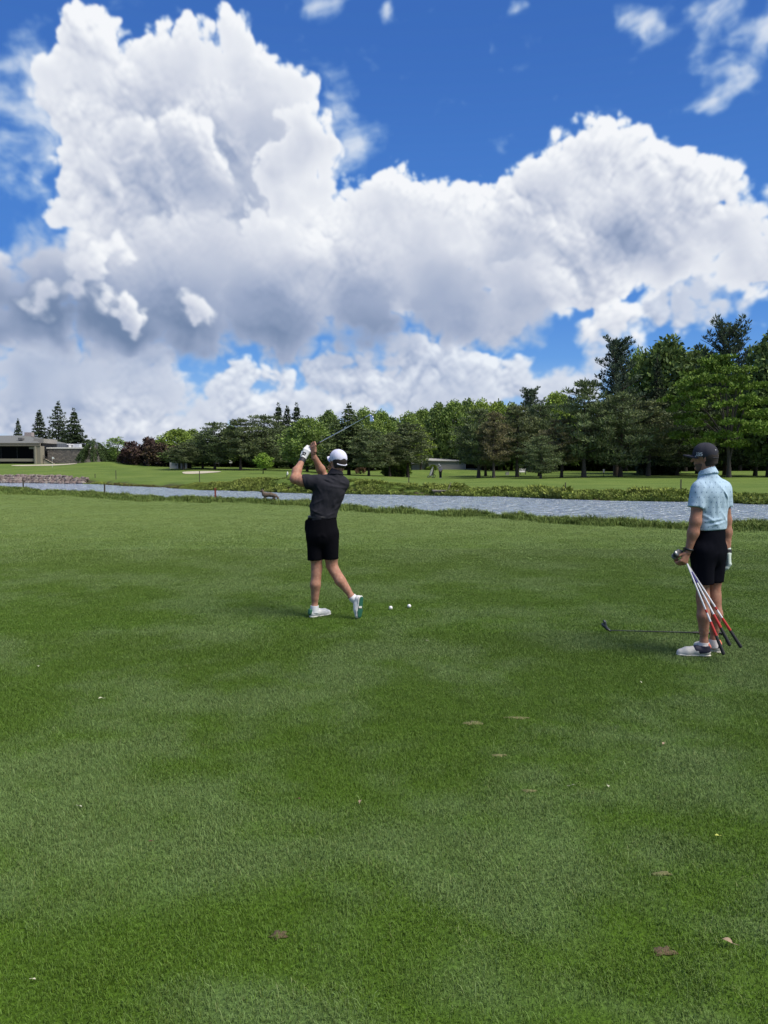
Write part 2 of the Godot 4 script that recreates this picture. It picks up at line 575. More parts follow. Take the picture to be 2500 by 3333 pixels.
func sky_color(i: int, w: int, h: int, a0: float, e0: float, step: float) -> void:
	var out := PackedByteArray()
	out.resize(w * 3)
	var here: PackedFloat32Array = sky_rows[i]
	var r1 := maxi(1, int(round(0.22 / step)))
	var r2 := maxi(1, int(round(0.75 / step)))
	var up: PackedFloat32Array = sky_rows[maxi(i - r1, 0)]
	var far_up: PackedFloat32Array = sky_rows[maxi(i - r2, 0)]
	var e := e0 - i * step
	var ee := clampf(e / 32.0, 0.0, 1.0)
	var air := Vector3(0.70, 0.83, 0.945).lerp(Vector3(0.48, 0.69, 0.92), smoothstep(0.0, 0.17, ee))
	air = air.lerp(Vector3(0.31, 0.53, 0.835), smoothstep(0.08, 0.42, ee)).lerp(Vector3(0.235, 0.42, 0.725), smoothstep(0.3, 1.0, ee))
	air = air.lerp(Vector3(0.16, 0.31, 0.60), smoothstep(35.0, 90.0, e))
	for k in w:
		var a := a0 + k * step
		var o := k * 11
		var o1 := mini(k + r1, w - 1) * 11
		var o2 := mini(k + r2, w - 1) * 11
		var col := air
		# thin wisps
		var wi := smoothstep(-0.15, 1.35, here[o + 7]) * 0.92
		if wi > 0.0:
			col = col.lerp(Vector3(0.88, 0.905, 0.945), wi)
		# the hazy far bank along the horizon
		var haze := clampf(1.0 - e / 7.5, 0.0, 1.0) * (0.55 + 0.35 * clampf(here[o + 5] * 0.3 + 0.8, 0.0, 1.2))
		col = col.lerp(Vector3(0.80, 0.855, 0.925), haze)
		var tone := 0.0
		var near_share := clampf((40.0 - absf(a)) / 8.0, 0.0, 1.0) * clampf((36.0 - e) / 4.0, 0.0, 1.0)
		if near_share > 0.0:
			for c in CLOUD_TONE:
				var x: float = (a + here[o + 9] * 2.6 - c[0]) / c[2]
				var y: float = (e + here[o + 10] * 1.5 - c[1]) / c[3]
				var q := x * x + y * y
				if q < 5.0:
					tone += c[4] * exp(-q)
		tone = 1.15 * lerpf(-0.25 * clampf(1.0 - absf(e - 8.5) / 4.0, 0.0, 1.0) - 0.06, tone, near_share)
		var crisp := clampf(0.55 + here[o + 8] * 1.4, 0.12, 1.0)
		for n in 7:
			var l: int = [0, 5, 1, 2, 3, 4, 6][n]
			var hm := here[o + l]
			var look: Array = CLOUD_LOOK[l]
			var soft: float = look[0] * (1.1 - 0.6 * crisp)
			var am := smoothstep(-0.15, soft, hm)
			if am <= 0.0:
				continue
			var g := clampf((hm - up[o + l]) * 0.6 + (hm - here[o1 + l]) * 0.4, -0.5, 0.5) * 0.30
			g += clampf((hm - far_up[o + l]) * 0.6 + (hm - here[o2 + l]) * 0.4, -1.3, 1.3) * 0.17
			var depth := clampf(hm, 0.0, 5.0)
			var body := clampf(depth / 2.2, 0.0, 1.0)
			var b: float = look[1] - look[2] * depth + g * crisp * (1.0 - 0.35 * body) * (0.55 if l == 4 else 1.0) + tone * (0.35 + 0.65 * body if l != 5 else 0.6)
			if l != 5 and l != 6:
				b -= 0.13 * smoothstep(17.0, 8.5, e) * body
			col = col.lerp(cloud_tone(b), am * (0.93 if l == 5 else 1.0))
		out[k * 3] = int(clampf(col.x, 0.0, 1.0) * 255.0 + 0.5)
		out[k * 3 + 1] = int(clampf(col.y, 0.0, 1.0) * 255.0 + 0.5)
		out[k * 3 + 2] = int(clampf(col.z, 0.0, 1.0) * 255.0 + 0.5)
	sky_colors[i] = out

func cloud_tone(b: float) -> Vector3:
	if b < 0.55:
		return Vector3(0.44, 0.52, 0.65).lerp(Vector3(0.605, 0.66, 0.77), clampf((b - 0.3) / 0.25, 0.0, 1.0))
	if b < 0.8:
		return Vector3(0.605, 0.66, 0.77).lerp(Vector3(0.79, 0.815, 0.875), (b - 0.55) / 0.25)
	return Vector3(0.79, 0.815, 0.875).lerp(Vector3(0.955, 0.965, 0.98), clampf((b - 0.8) / 0.22, 0.0, 1.0))

func on_threads(job: Callable, n: int) -> void:
	var id := WorkerThreadPool.add_group_task(job, n)
	WorkerThreadPool.wait_for_group_task_completion(id)

func sky_patch(w: int, h: int, a0: float, e0: float, step: float) -> Image:
	sky_rows = []
	sky_rows.resize(h)
	sky_colors = []
	sky_colors.resize(h)
	on_threads(sky_row.bind(w, a0, e0, step), h)
	on_threads(sky_color.bind(w, h, a0, e0, step), h)
	var data := PackedByteArray()
	for r in sky_colors:
		data.append_array(r)
	return Image.create_from_data(w, h, false, Image.FORMAT_RGB8, data)

func make_sky() -> ImageTexture:
	var C := FastNoiseLite.TYPE_CELLULAR
	var S := FastNoiseLite.TYPE_SIMPLEX_SMOOTH
	sky_noise = [fnl(S, 0.16, 4, 3), fnl(S, 0.16, 4, 8), fnl(C, 0.36, 1, 5), fnl(C, 0.8, 1, 6), fnl(C, 1.7, 1, 7), fnl(S, 0.55, 5, 11), fnl(S, 0.045, 3, 14), fnl(S, 0.3, 5, 21)]
	sky_grid.resize(161)
	on_threads(sky_grid_row, 161)
	# the whole sky coarsely, then the side that the photograph shows finely
	var whole := sky_patch(720, 182, -180.0, 90.0, 0.5)
	var full := Image.create(720, 360, false, Image.FORMAT_RGB8)
	full.fill(Color(0.66, 0.76, 0.85))
	full.blit_rect(whole, Rect2i(0, 0, 720, 180), Vector2i.ZERO)
	full.resize(4096, 2048, Image.INTERPOLATE_CUBIC)
	var step := 360.0 / 4096.0
	var w := 700
	var h := 360
	var detail := sky_patch(w, h, -w / 2 * step, h * step, step)
	full.blit_rect(detail, Rect2i(0, 0, w, h), Vector2i(2048 - w / 2, 1024 - h))
	# column 0 of a panorama looks along -Z
	var turned := Image.create(4096, 2048, false, Image.FORMAT_RGB8)
	turned.blit_rect(full, Rect2i(2048, 0, 2048, 2048), Vector2i.ZERO)
	turned.blit_rect(full, Rect2i(0, 0, 2048, 2048), Vector2i(2048, 0))
	return ImageTexture.create_from_image(turned)

# ---------- the land ----------
# distance in front of the viewer of the near lip of the pond and of the far water's edge, along x
const NEAR_LIP = [[-140.0, 118.0], [-60.0, 76.0], [-38.0, 61.0], [-25.8, 52.5], [-18.6, 45.5], [-12.5, 39.0], [-7.8, 36.0], [-3.5, 32.8], [-1.1, 29.4], [-0.4, 27.9], [4.9, 22.9], [7.9, 20.8], [9.9, 20.0], [20.0, 16.5], [45.0, 9.0], [90.0, -4.0]]
const FAR_EDGE = [[-140.0, 150.0], [-80.0, 107.0], [-47.0, 97.0], [-35.0, 92.2], [-26.8, 83.0], [-19.8, 74.5], [-14.7, 68.7], [-6.5, 62.0], [-1.4, 58.8], [5.4, 56.6], [8.7, 54.0], [12.4, 50.3], [18.4, 47.5], [21.3, 44.0], [40.0, 34.0], [90.0, 18.0]]
const WATER_Y := -0.6
var big: FastNoiseLite
var mid: FastNoiseLite
var small: FastNoiseLite

func near_lip(x: float) -> float:
	return lin(NEAR_LIP, x) + 0.5 * sin(x * 0.7) + 0.25 * sin(x * 1.9 + 1.0)

func far_edge(x: float) -> float:
	return lin(FAR_EDGE, x) + 0.6 * sin(x * 0.6 + 2.0) + 0.3 * sin(x * 1.7)

func land(x: float, z: float) -> float:
	var d := -z
	var s1 := d - near_lip(x)
	if s1 < 0.0:
		var calm := smoothstep(9.0, 30.0, Vector2(x, d).length())
		return big.get_noise_2d(x, z) * 0.10 * calm * clampf(-s1 * 0.3, 0.0, 1.0)
	var u := d - far_edge(x)
	if u < 0.0:
		return maxf(-1.5 * smoothstep(0.0, 3.0, s1), lerpf(-1.5, WATER_Y, smoothstep(-3.5, 0.0, u)))
	# the far bank, then the far fairway
	var crest := lin([[-60.0, 0.15], [-35.0, 0.05], [-22.0, -0.12], [-14.0, 0.0], [-11.0, 0.3], [-7.0, 0.55], [-3.0, 0.4], [0.0, 0.1], [3.0, -0.12], [10.0, -0.22], [30.0, -0.2]], x)
	var bank := lerpf(WATER_Y, crest, smoothstep(-0.2, 2.6, u))
	var a := x / maxf(d, 1.0)
	var at_115 := lin([[-0.5, 0.55], [-0.3, 0.65], [-0.2, 0.75], [-0.12, 0.62], [-0.05, 0.2], [0.0, 0.0], [0.05, -0.25], [0.1, -0.3], [0.15, -0.1], [0.3, 0.05], [0.6, 0.1]], a)
	var at_150 := lin([[-0.5, 1.75], [-0.38, 1.78], [-0.3, 1.7], [-0.2, 1.35], [-0.1, 1.05], [0.0, 0.6], [0.1, 0.65], [0.2, 0.35], [0.6, 0.4]], a)
	var far := lerpf(at_115, at_150, smoothstep(112.0, 150.0, d))
	far = lerpf(crest, far, smoothstep(far_edge(x) + 4.0, maxf(112.0, far_edge(x) + 16.0), d))
	var h := lerpf(bank, far, smoothstep(2.0, 6.0, u))
	# the grassy mound beside the clubhouse and the lip of the green
	h += 0.55 * exp(-(pow((x + 50.0) / 6.0, 2.0) + pow((d - 142.0) / 7.0, 2.0)))
	h += 0.35 * exp(-(pow((x - 7.0) / 6.0, 2.0) + pow((d - 133.0) / 5.0, 2.0)))
	return h + big.get_noise_2d(x, z) * 0.12 * smoothstep(4.0, 12.0, u)

func turf_color(x: float, d: float) -> Color:
	# patches of dull blue-green and of lush green, blade sheen painted in with distance, and a yellower far fairway painted sunlit
	var p := big.get_noise_2d(x * 3.1 + 40.0, d * 2.2)
	var q := mid.get_noise_2d(x, d)
	var r := small.get_noise_2d(x, d)
	var lush := Color(0.073, 0.145, 0.013)
	var dull := Color(0.114, 0.190, 0.054)
	var c := lush.lerp(dull, smoothstep(0.0, 1.0, 0.24 + 0.12 * smoothstep(2.0, 8.0, d) + p * 0.8 + q * 1.6 + r * 1.1))
	c = c.lerp(Color(0.190, 0.268, 0.080), 0.8 * smoothstep(7.0, 24.0, d))  # sky sheen on blades seen at a low angle, put into the colour
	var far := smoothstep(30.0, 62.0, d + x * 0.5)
	c = c.lerp(Color(0.175, 0.250, 0.055).lerp(Color(0.130, 0.205, 0.042), clampf(0.5 + p * 1.3, 0.0, 1.0)), far)  # yellower turf, brightened in colour to stand for sunlight over there
	return c

func build_ground() -> void:
	big = fnl(FastNoiseLite.TYPE_SIMPLEX_SMOOTH, 0.06, 3, 31)
	mid = fnl(FastNoiseLite.TYPE_SIMPLEX_SMOOTH, 0.55, 3, 32)
	small = fnl(FastNoiseLite.TYPE_SIMPLEX_SMOOTH, 2.6, 3, 33)
	var xs: Array = []
	var x := 0.0
	while x < 900.0:
		xs.append(x)
		x += 0.16 if x < 7.0 else 0.4 if x < 14.0 else 1.0 if x < 70.0 else x * 0.12
	var cols: Array = []
	for i in range(xs.size() - 1, 0, -1):
		cols.append(-xs[i])
	cols.append_array(xs)
	var rows: Array = []
	var d := -40.0
	while d < 1500.0:
		rows.append(d)
		d += 6.0 if d < -6.0 else 1.0 if d < 1.0 else 0.12 if d < 8.0 else 0.25 if d < 18.0 else 0.5 if d < 66.0 else 1.0 if d < 170.0 else d * 0.08
	var v := PackedVector3Array()
	var n := PackedVector3Array()
	var c := PackedColorArray()
	var uv := PackedVector2Array()
	for dd in rows:
		for xx in cols:
			var h := land(xx, -dd)
			v.append(Vector3(xx, h, -dd))
			var e := 0.3
			n.append(Vector3(h - land(xx + e, -dd), e, h - land(xx, -dd + e)).normalized() if dd > 9.0 and dd < 400.0 else Vector3.UP)
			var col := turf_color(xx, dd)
			var s1: float = dd - near_lip(xx)
			var u: float = dd - far_edge(xx)
			if s1 > 0.6 and u < 1.0:
				col = Color(0.09, 0.075, 0.045)
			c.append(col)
			uv.append(Vector2(xx, dd))
	var w := cols.size()
	var idx := PackedInt32Array()
	for j in rows.size() - 1:
		for i in w - 1:
			var q := j * w + i
			idx.append_array([q, q + w, q + 1, q + 1, q + w, q + w + 1])
	var m := vmat(0.95)
	m.metallic_specular = 0.25
	var blades := fnl(FastNoiseLite.TYPE_SIMPLEX_SMOOTH, 0.045, 4, 41)
	m.albedo_texture = noise_tex(1024, blades, Color(0.70, 0.70, 0.68), Color(1.0, 1.0, 1.0))
	m.normal_enabled = true
	m.normal_scale = 0.9
	m.normal_texture = noise_tex(1024, blades, Color.BLACK, Color.WHITE, true, 6.0)
	m.uv1_scale = Vector3(0.9, 0.9, 0.9)
	struct("ground", arrays_mesh(v, idx, n, c, uv), m)

func build_water() -> void:
	var v := PackedVector3Array()
	var idx := PackedInt32Array()
	var uv := PackedVector2Array()
	var n := PackedVector3Array()
	var x := -140.0
	var steps := 0
	while x <= 90.0:
		for k in 9:
			var d := lerpf(near_lip(x) + 0.2, far_edge(x) + 0.8, k / 8.0)
			v.append(Vector3(x, WATER_Y, -d))
			uv.append(Vector2(x, d))
			n.append(Vector3.UP)
		steps += 1
		x += 2.0
	for i in steps - 1:
		for k in 8:
			var q := i * 9 + k
			idx.append_array([q, q + 1, q + 9, q + 9, q + 1, q + 10])
	var m := mat(0.30, 0.37, 0.455, 0.12)
	m.metallic_specular = 0.7
	var waves := fnl(FastNoiseLite.TYPE_SIMPLEX_SMOOTH, 0.03, 3, 51)
	m.normal_enabled = true
	m.normal_scale = 1.6
	m.normal_texture = noise_tex(1024, waves, Color.BLACK, Color.WHITE, true, 14.0)
	m.uv1_scale = Vector3(0.03, 0.08, 1.0)
	struct("water", arrays_mesh(v, idx, n, PackedColorArray(), uv), m)
	# two sand bunkers, sunk into the far turf
	var sand := mat(0.40, 0.37, 0.27, 0.95)
	for b in [[-59.0, 138.5, 5.6, 3.0], [-24.4, 104.5, 2.5, 2.6]]:
		var st := new_st()
		for ring in 5:
			for k in 28:
				var pts: Array = []
				for q in [[ring, k], [ring + 1, k], [ring + 1, k + 1], [ring, k + 1]]:
					var an: float = TAU * q[1] / 28.0
					var rr: float = q[0] / 5.0 * (1.0 + 0.12 * sin(an * 3.0 + b[0]))
					var px: float = b[0] + cos(an) * rr * b[2]
					var pd: float = b[1] + sin(an) * rr * b[3]
					pts.append(Vector3(px, land(px, -pd) + 0.05, -pd))
				quad(st, pts[0], pts[3], pts[2], pts[1], 1)
		struct("sand_bunker", done(st), sand)

# ---------- trees ----------
var tv := PackedVector3Array()
var ti := PackedInt32Array()
var tc := PackedColorArray()

func leaf_begin() -> void:
	tv = PackedVector3Array()
	ti = PackedInt32Array()
	tc = PackedColorArray()

func leaf_done() -> ArrayMesh:
	return arrays_mesh(tv, ti, PackedVector3Array(), tc)

# one leaf spray: a bent diamond
func leaf(p: Vector3, along: Vector3, side: Vector3, l: float, w: float, c: Color) -> void:
	var k := tv.size()
	tv.append(p)
	tv.append(p + along * l * 0.5 + side * w * 0.5)
	tv.append(p + along * l)
	tv.append(p + along * l * 0.45 - side * w * 0.5)
	for i in 4:
		tc.append(c)
	ti.append_array([k, k + 1, k + 2, k, k + 2, k + 3])

func rand_dir() -> Vector3:
	var y := rng.randf_range(-1.0, 1.0)
	var a := rng.randf() * TAU
	var r := sqrt(1.0 - y * y)
	return Vector3(cos(a) * r, y, sin(a) * r)

# a clump of leaves spread through a flattened ball
func clump(c: Vector3, r: float, flat: float, n: int, size: float, col: Color, up := 0.25, narrow := 0.6) -> void:
	var shade := rng.randf_range(0.78, 1.22)
	var base := Color(col.r * shade, col.g * shade, col.b * shade)
	for i in n:
		var q := rand_dir()
		var p := c + Vector3(q.x, q.y * flat, q.z) * r * pow(rng.randf(), 0.4)
		var along := (q * Vector3(1, flat, 1) + rand_dir() * 0.7 + Vector3.UP * up).normalized()
		var side := along.cross(rand_dir()).normalized()
		var s := size * rng.randf_range(0.7, 1.3)
		var t := rng.randf_range(0.8, 1.2)
		leaf(p - along * s * 0.3, along, side, s, s * narrow, Color(base.r * t, base.g * t, base.b * rng.randf_range(0.8, 1.2)))

# all tree prototypes are 10 m tall; the crown is leaves, the trunk carries its limbs
func tree_proto(crown: ArrayMesh, trunk: ArrayMesh) -> Array:
	return [crown, trunk]

func trunk_mesh(h: float, r: float, limbs: Array, lean := Vector3.ZERO) -> ArrayMesh:
	var st := new_st()
	var pts: Array = []
	var rad: Array = []
	for i in 9:
		var t := i / 8.0
		pts.append(Vector3(sin(t * 5.0 + h) * 0.06, -0.15 + (h + 0.15) * t, cos(t * 4.0) * 0.05) + lean * t * t)
		rad.append(r * (1.5 - 3.3 * t if t < 0.13 else 1.07 * (1.0 - 0.86 * t)))
	tube(st, pts, rad, 7)
	for l in limbs:
		tube(st, l[0], l[1], 5)
	return done(st)

func broadleaf(sd: int, col: Color, clumps: int, bottom: float, spread: float, leaf_size: float, lean := Vector3.ZERO, per := 46, lumpy := 1.0) -> Array:
	rng.seed = sd
	var lumps := fnl(FastNoiseLite.TYPE_SIMPLEX_SMOOTH, 0.95, 2, sd)
	leaf_begin()
	var limbs: Array = []
	for i in clumps:
		# spread evenly over the crown, mostly near its uneven outside
		var t := (i + rng.randf()) / clumps
		var an := i * 2.399963 + rng.randf() * 0.5
		var w := spread * pow(maxf(sin(PI * pow(clampf(t * 0.94 + 0.05, 0.0, 1.0), 0.78)), 0.0), 0.62)
		var y := lerpf(bottom, 9.45, t)
		var dir := Vector3(cos(an), 0, sin(an))
		var bump := lumps.get_noise_3d(dir.x * 1.4, y * 0.42, dir.z * 1.4)
		var r := w * (0.35 + 0.65 * sqrt(rng.randf())) * (1.0 + 0.45 * bump * lumpy)
		var c := dir * r + Vector3(0, y + bump * 0.6 * lumpy * (1.0 if t > 0.6 else 0.4), 0) + lean * clampf(y / 10.0, 0.0, 1.0)
		if i % 14 == 0:
			limbs.append([[Vector3(0, maxf(bottom * 0.8, y * 0.5), 0) + lean * 0.2, c * 0.5 + Vector3(0, y * 0.36, 0), c * 0.9 + Vector3(0, y * 0.08, 0)], [0.085, 0.055, 0.018]])
		clump(c, spread * 0.24 * rng.randf_range(0.8, 1.25), 0.72, per, leaf_size, col, 0.2, 0.62)
	return tree_proto(leaf_done(), trunk_mesh(8.0, 0.2, limbs, lean * 0.7))

# a wide tree of level leaf tiers on forking limbs, with shade and gaps between the tiers
func tiered_tree(sd: int, col: Color, spread: float, lean: Vector3) -> Array:
	rng.seed = sd
	leaf_begin()
	var limbs: Array = []
	var fork := Vector3(0.0, 3.1, 0.0)
	for i in 64:
		var t := (i + rng.randf()) / 64.0
		var an := i * 2.399963 + rng.randf() * 0.6
		var y := lerpf(2.6, 9.3, t)
		var w := spread * pow(maxf(sin(PI * (0.16 + 0.80 * t)), 0.0), 0.75)
		var r := w * (0.25 + 0.75 * sqrt(rng.randf()))
		var c := Vector3(cos(an) * r, y + 0.35 * sin(an * 3.0), sin(an) * r) + lean * (0.25 + 0.75 * t)
		if i % 5 == 0:
			var mid_p := fork.lerp(c, 0.5) + Vector3(0, 0.3, 0)
			limbs.append([[fork + Vector3(0, -0.3, 0), mid_p, c], [0.10, 0.06, 0.02]])
		var pad := rng.randf_range(0.8, 1.35)
		for j in 6:
			var b := rng.randf() * TAU
			var q := sqrt(rng.randf()) * pad
			clump(c + Vector3(cos(b) * q, rng.randf_range(-0.12, 0.12) - 0.12 * q, sin(b) * q), 0.5, 0.38, 40, 0.30, col, 0.1, 0.6)
	limbs.append([[Vector3(0.05, 1.4, 0), Vector3(0.5, 3.2, 0.1), Vector3(1.1, 5.4, 0.3)], [0.14, 0.11, 0.05]])
	return tree_proto(leaf_done(), trunk_mesh(7.2, 0.17, limbs, lean * 0.6))

# rounded dark pines: flat pads of needles on level limbs
func round_pine(sd: int, col: Color, bottom: float, spread: float, whorls: int, needle := 0.42) -> Array:
	rng.seed = sd
	leaf_begin()
	var limbs: Array = []
	for i in whorls:
		var t := i / float(whorls - 1)
		var y := lerpf(bottom, 9.5, t)
		var reach := spread * (0.35 + 0.65 * sin(PI * clampf(0.24 + t * 0.72, 0.0, 1.0)))
		var arms := 6 if t < 0.8 else 3
		for k in arms:
			var an := k * TAU / arms + i * 1.1 + rng.randf() * 0.7
			var reach_len := reach * rng.randf_range(0.65, 1.1)
			var dir := Vector3(cos(an), rng.randf_range(0.0, 0.22), sin(an))
			var from := Vector3(0, y - 0.35, 0)
			if k % 2 == 0:
				limbs.append([[from, from + dir * reach_len * 0.5 + Vector3(0, -0.08, 0), from + dir * reach_len], [0.055, 0.04, 0.015]])
			for j in 3:
				var f := 0.38 + 0.3 * j
				var p := from + dir * reach_len * f + Vector3(rng.randf_range(-0.25, 0.25), 0.15 + rng.randf() * 0.25, rng.randf_range(-0.25, 0.25))
				clump(p, 0.62 * (1.15 - 0.25 * t) * spread / 3.0, 0.42, 46, needle, col, 0.75, 0.30)
	clump(Vector3(0, 9.6, 0), 0.55, 0.8, 60, needle, col, 0.9, 0.3)
	return tree_proto(leaf_done(), trunk_mesh(9.6, 0.21, limbs))

# spruces and firs: tiers of drooping branches; open leaves gaps and upturned tips
func spruce(sd: int, col: Color, spread: float, tiers: int, open: float, top_wide := 0.0, bottom := 0.6) -> Array:
	rng.seed = sd
	leaf_begin()
	var limbs: Array = []
	for i in tiers:
		var t := i / float(tiers - 1)
		var y := lerpf(bottom, 9.5, pow(t, 0.92)) + rng.randf_range(-0.14, 0.14)
		var reach := spread * (pow(1.0 - t, 0.85) + 0.05 + top_wide * sin(PI * t))
		var arms := int(lerpf(7.0, 3.0, t))
		for k in arms:
			var an := k * TAU / arms + i * 0.9 + rng.randf() * 0.6
			var reach_len := reach * rng.randf_range(0.55, 1.2)
			var out := Vector3(cos(an), 0, sin(an))
			var side := Vector3(-out.z, 0, out.x)
			if k % 3 == 0:
				limbs.append([[Vector3(0, y, 0), out * reach_len * 0.9 + Vector3(0, y - reach_len * 0.12, 0)], [0.04, 0.012]])
			var steps := maxi(3, int(reach_len / (0.2 + 0.12 * open)))
			for j in steps:
				var f := (j + rng.randf()) / steps
				var p := out * reach_len * f + Vector3(0, y - reach_len * 0.34 * f + reach_len * 0.26 * f * f * (0.6 + open), 0)
				var shade := rng.randf_range(0.75, 1.25)
				var c := Color(col.r * shade, col.g * shade, col.b * shade)
				for q in int(9.0 - 3.0 * open):
					var sw := rng.randf_range(-1.0, 1.0)
					var along := (out * 0.6 + side * sw + Vector3(0, rng.randf_range(-0.9, 0.45), 0)).normalized()
					var s := rng.randf_range(0.26, 0.5) * (0.75 + 0.5 * (1.0 - t))
					leaf(p + Vector3(0, rng.randf_range(-0.12, 0.08), 0) + side * sw * 0.16 * reach_len * (1.0 - f * 0.6), along, along.cross(rand_dir()).normalized(), s, s * 0.42, c)
	clump(Vector3(0, 9.75, 0), 0.2, 1.6, 14, 0.4, col, 1.6, 0.3)
	return tree_proto(leaf_done(), trunk_mesh(9.8, 0.17, limbs))

# feathery white pines: plumes of needles on rising limbs, sky between them
func white_pine(sd: int, col: Color, spread: float, bottom: float) -> Array:
	rng.seed = sd
	leaf_begin()
	var limbs: Array = []
	for i in 15:
		var t := i / 14.0
		var y := lerpf(bottom, 9.2, t)
		var arms := 5
		for k in arms:
			var an := k * TAU / arms + i * 1.3 + rng.randf() * 0.9
			var reach_len := spread * (1.0 - 0.62 * t) * rng.randf_range(0.5, 1.15)
			var dir := Vector3(cos(an), 0.1 + 0.5 * t + rng.randf() * 0.18, sin(an))
			var from := Vector3(0, y, 0)
			limbs.append([[from, from + dir * reach_len], [0.045, 0.012]])
			for j in 4:
				var f := 0.35 + 0.22 * j
				clump(from + dir * reach_len * f + Vector3(0, 0.1, 0), 0.33 * (1.1 - 0.3 * t), 0.42, 26, 0.30, col, 0.8, 0.3)
	clump(Vector3(0, 9.6, 0), 0.35, 1.0, 40, 0.35, col, 1.0, 0.3)
	return tree_proto(leaf_done(), trunk_mesh(9.6, 0.17, limbs))

func weeping(sd: int, col: Color) -> Array:
	rng.seed = sd
	leaf_begin()
	var limbs: Array = []
	for i in 46:
		var an := rng.randf() * TAU
		var r := 3.4 * sqrt(rng.randf())
		var from := Vector3(cos(an) * r * 0.55, 9.4 - r * r * 0.42 + rng.randf() * 0.5, sin(an) * r * 0.55)
		var out := Vector3(cos(an), 0, sin(an))
		var reach_len := from.y * rng.randf_range(0.55, 0.98)
		if i % 3 == 0:
			limbs.append([[Vector3(0, from.y * 0.7, 0), from], [0.07, 0.03]])
		var n := int(reach_len * 9.0)
		for j in n:
			var f := j / float(n)
			var p := from + out * (2.2 * sqrt(f)) + Vector3(0, -reach_len * f, 0)
			clump(p, 0.3, 1.4, 6, 0.4, col, -1.0, 0.35)
	limbs.append([[Vector3(0, 7.0, 0.4), Vector3(-0.6, 9.4, 0.9), Vector3(-1.2, 10.6, 1.2)], [0.12, 0.09, 0.05]])
	limbs.append([[Vector3(-0.55, 9.2, 0.9), Vector3(0.3, 10.3, 1.1)], [0.07, 0.04]])
	return tree_proto(leaf_done(), trunk_mesh(9.0, 0.24, limbs))

func shrub(sd: int, col: Color, twigs: float) -> Array:
	rng.seed = sd
	leaf_begin()
	var limbs: Array = []
	for i in 30:
		var q := rand_dir()
		q.y = absf(q.y)
		var c := Vector3(q.x * 4.6, 1.2 + q.y * 7.6, q.z * 4.6) * Vector3(1, 1, 1) * rng.randf_range(0.75, 1.0)
		if i % 2 == 0:
			limbs.append([[Vector3(q.x * 0.4, 0, q.z * 0.4), c * 0.6, c * (1.0 + 0.1 * twigs)], [0.14, 0.08, 0.03]])
		clump(c, 1.75, 0.8, int(110 * (1.0 - 0.45 * twigs)), 0.95, col, 0.3, 0.6)
	return tree_proto(leaf_done(), trunk_mesh(5.0, 0.25, limbs))

func wood_place(s: float) -> String:
	return "behind the pines over the small shelter" if s < -170.0 else "behind the small young tree" if s < -110.0 else "behind the golfer's raised club" if s < -40.0 else "right of the golfer's cap" if s < 0.0 else "behind the grey shed" if s < 105.0 else "behind the brown pines" if s < 180.0 else "behind the white bench" if s < 245.0 else "under the left plumed pine" if s < 330.0 else "left of the waiting golfer" if s < 390.0 else "behind the waiting golfer's cap" if s < 450.0 else "right of the waiting golfer"

var protos: Dictionary = {}
var tree_at: Array = []

func tinted(key: String, col: Color, leaf_mat := true) -> StandardMaterial3D:
	if not M.has(key):
		var m := vmat(0.75, 0.55) if leaf_mat else vmat(0.95)
		m.albedo_color = col.linear_to_srgb()
		m.metallic_specular = 0.3
		M[key] = m
	return M[key]

func plant(called: String, kind: String, x: float, d: float, h: float, w: float, tint: String, bark: String, label: String, category := "tree", group := "") -> Node3D:
	var p: Array = protos[kind]
	var o := thing(called, label, category, Vector3(x, land(x, -d) - 0.05, -d), fmod(absf(x) * 7.3 + d * 3.1, TAU), group)
	var box3: AABB = p[0].get_aabb()
	var wide := maxf(box3.size.x, box3.size.z)
	var crown := part("crown", p[0], M[tint], o)
	var trunk := part("trunk", p[1], M[bark], o)
	var s := Vector3(w * 1.25 / wide, h / (box3.position.y + box3.size.y - 0.12), w * 1.25 / wide)
	crown.scale = s
	trunk.scale = Vector3((s.x + s.y) * 0.5, s.y, (s.x + s.y) * 0.5) if kind != "shrub" and kind != "twiggy" else s
	return o

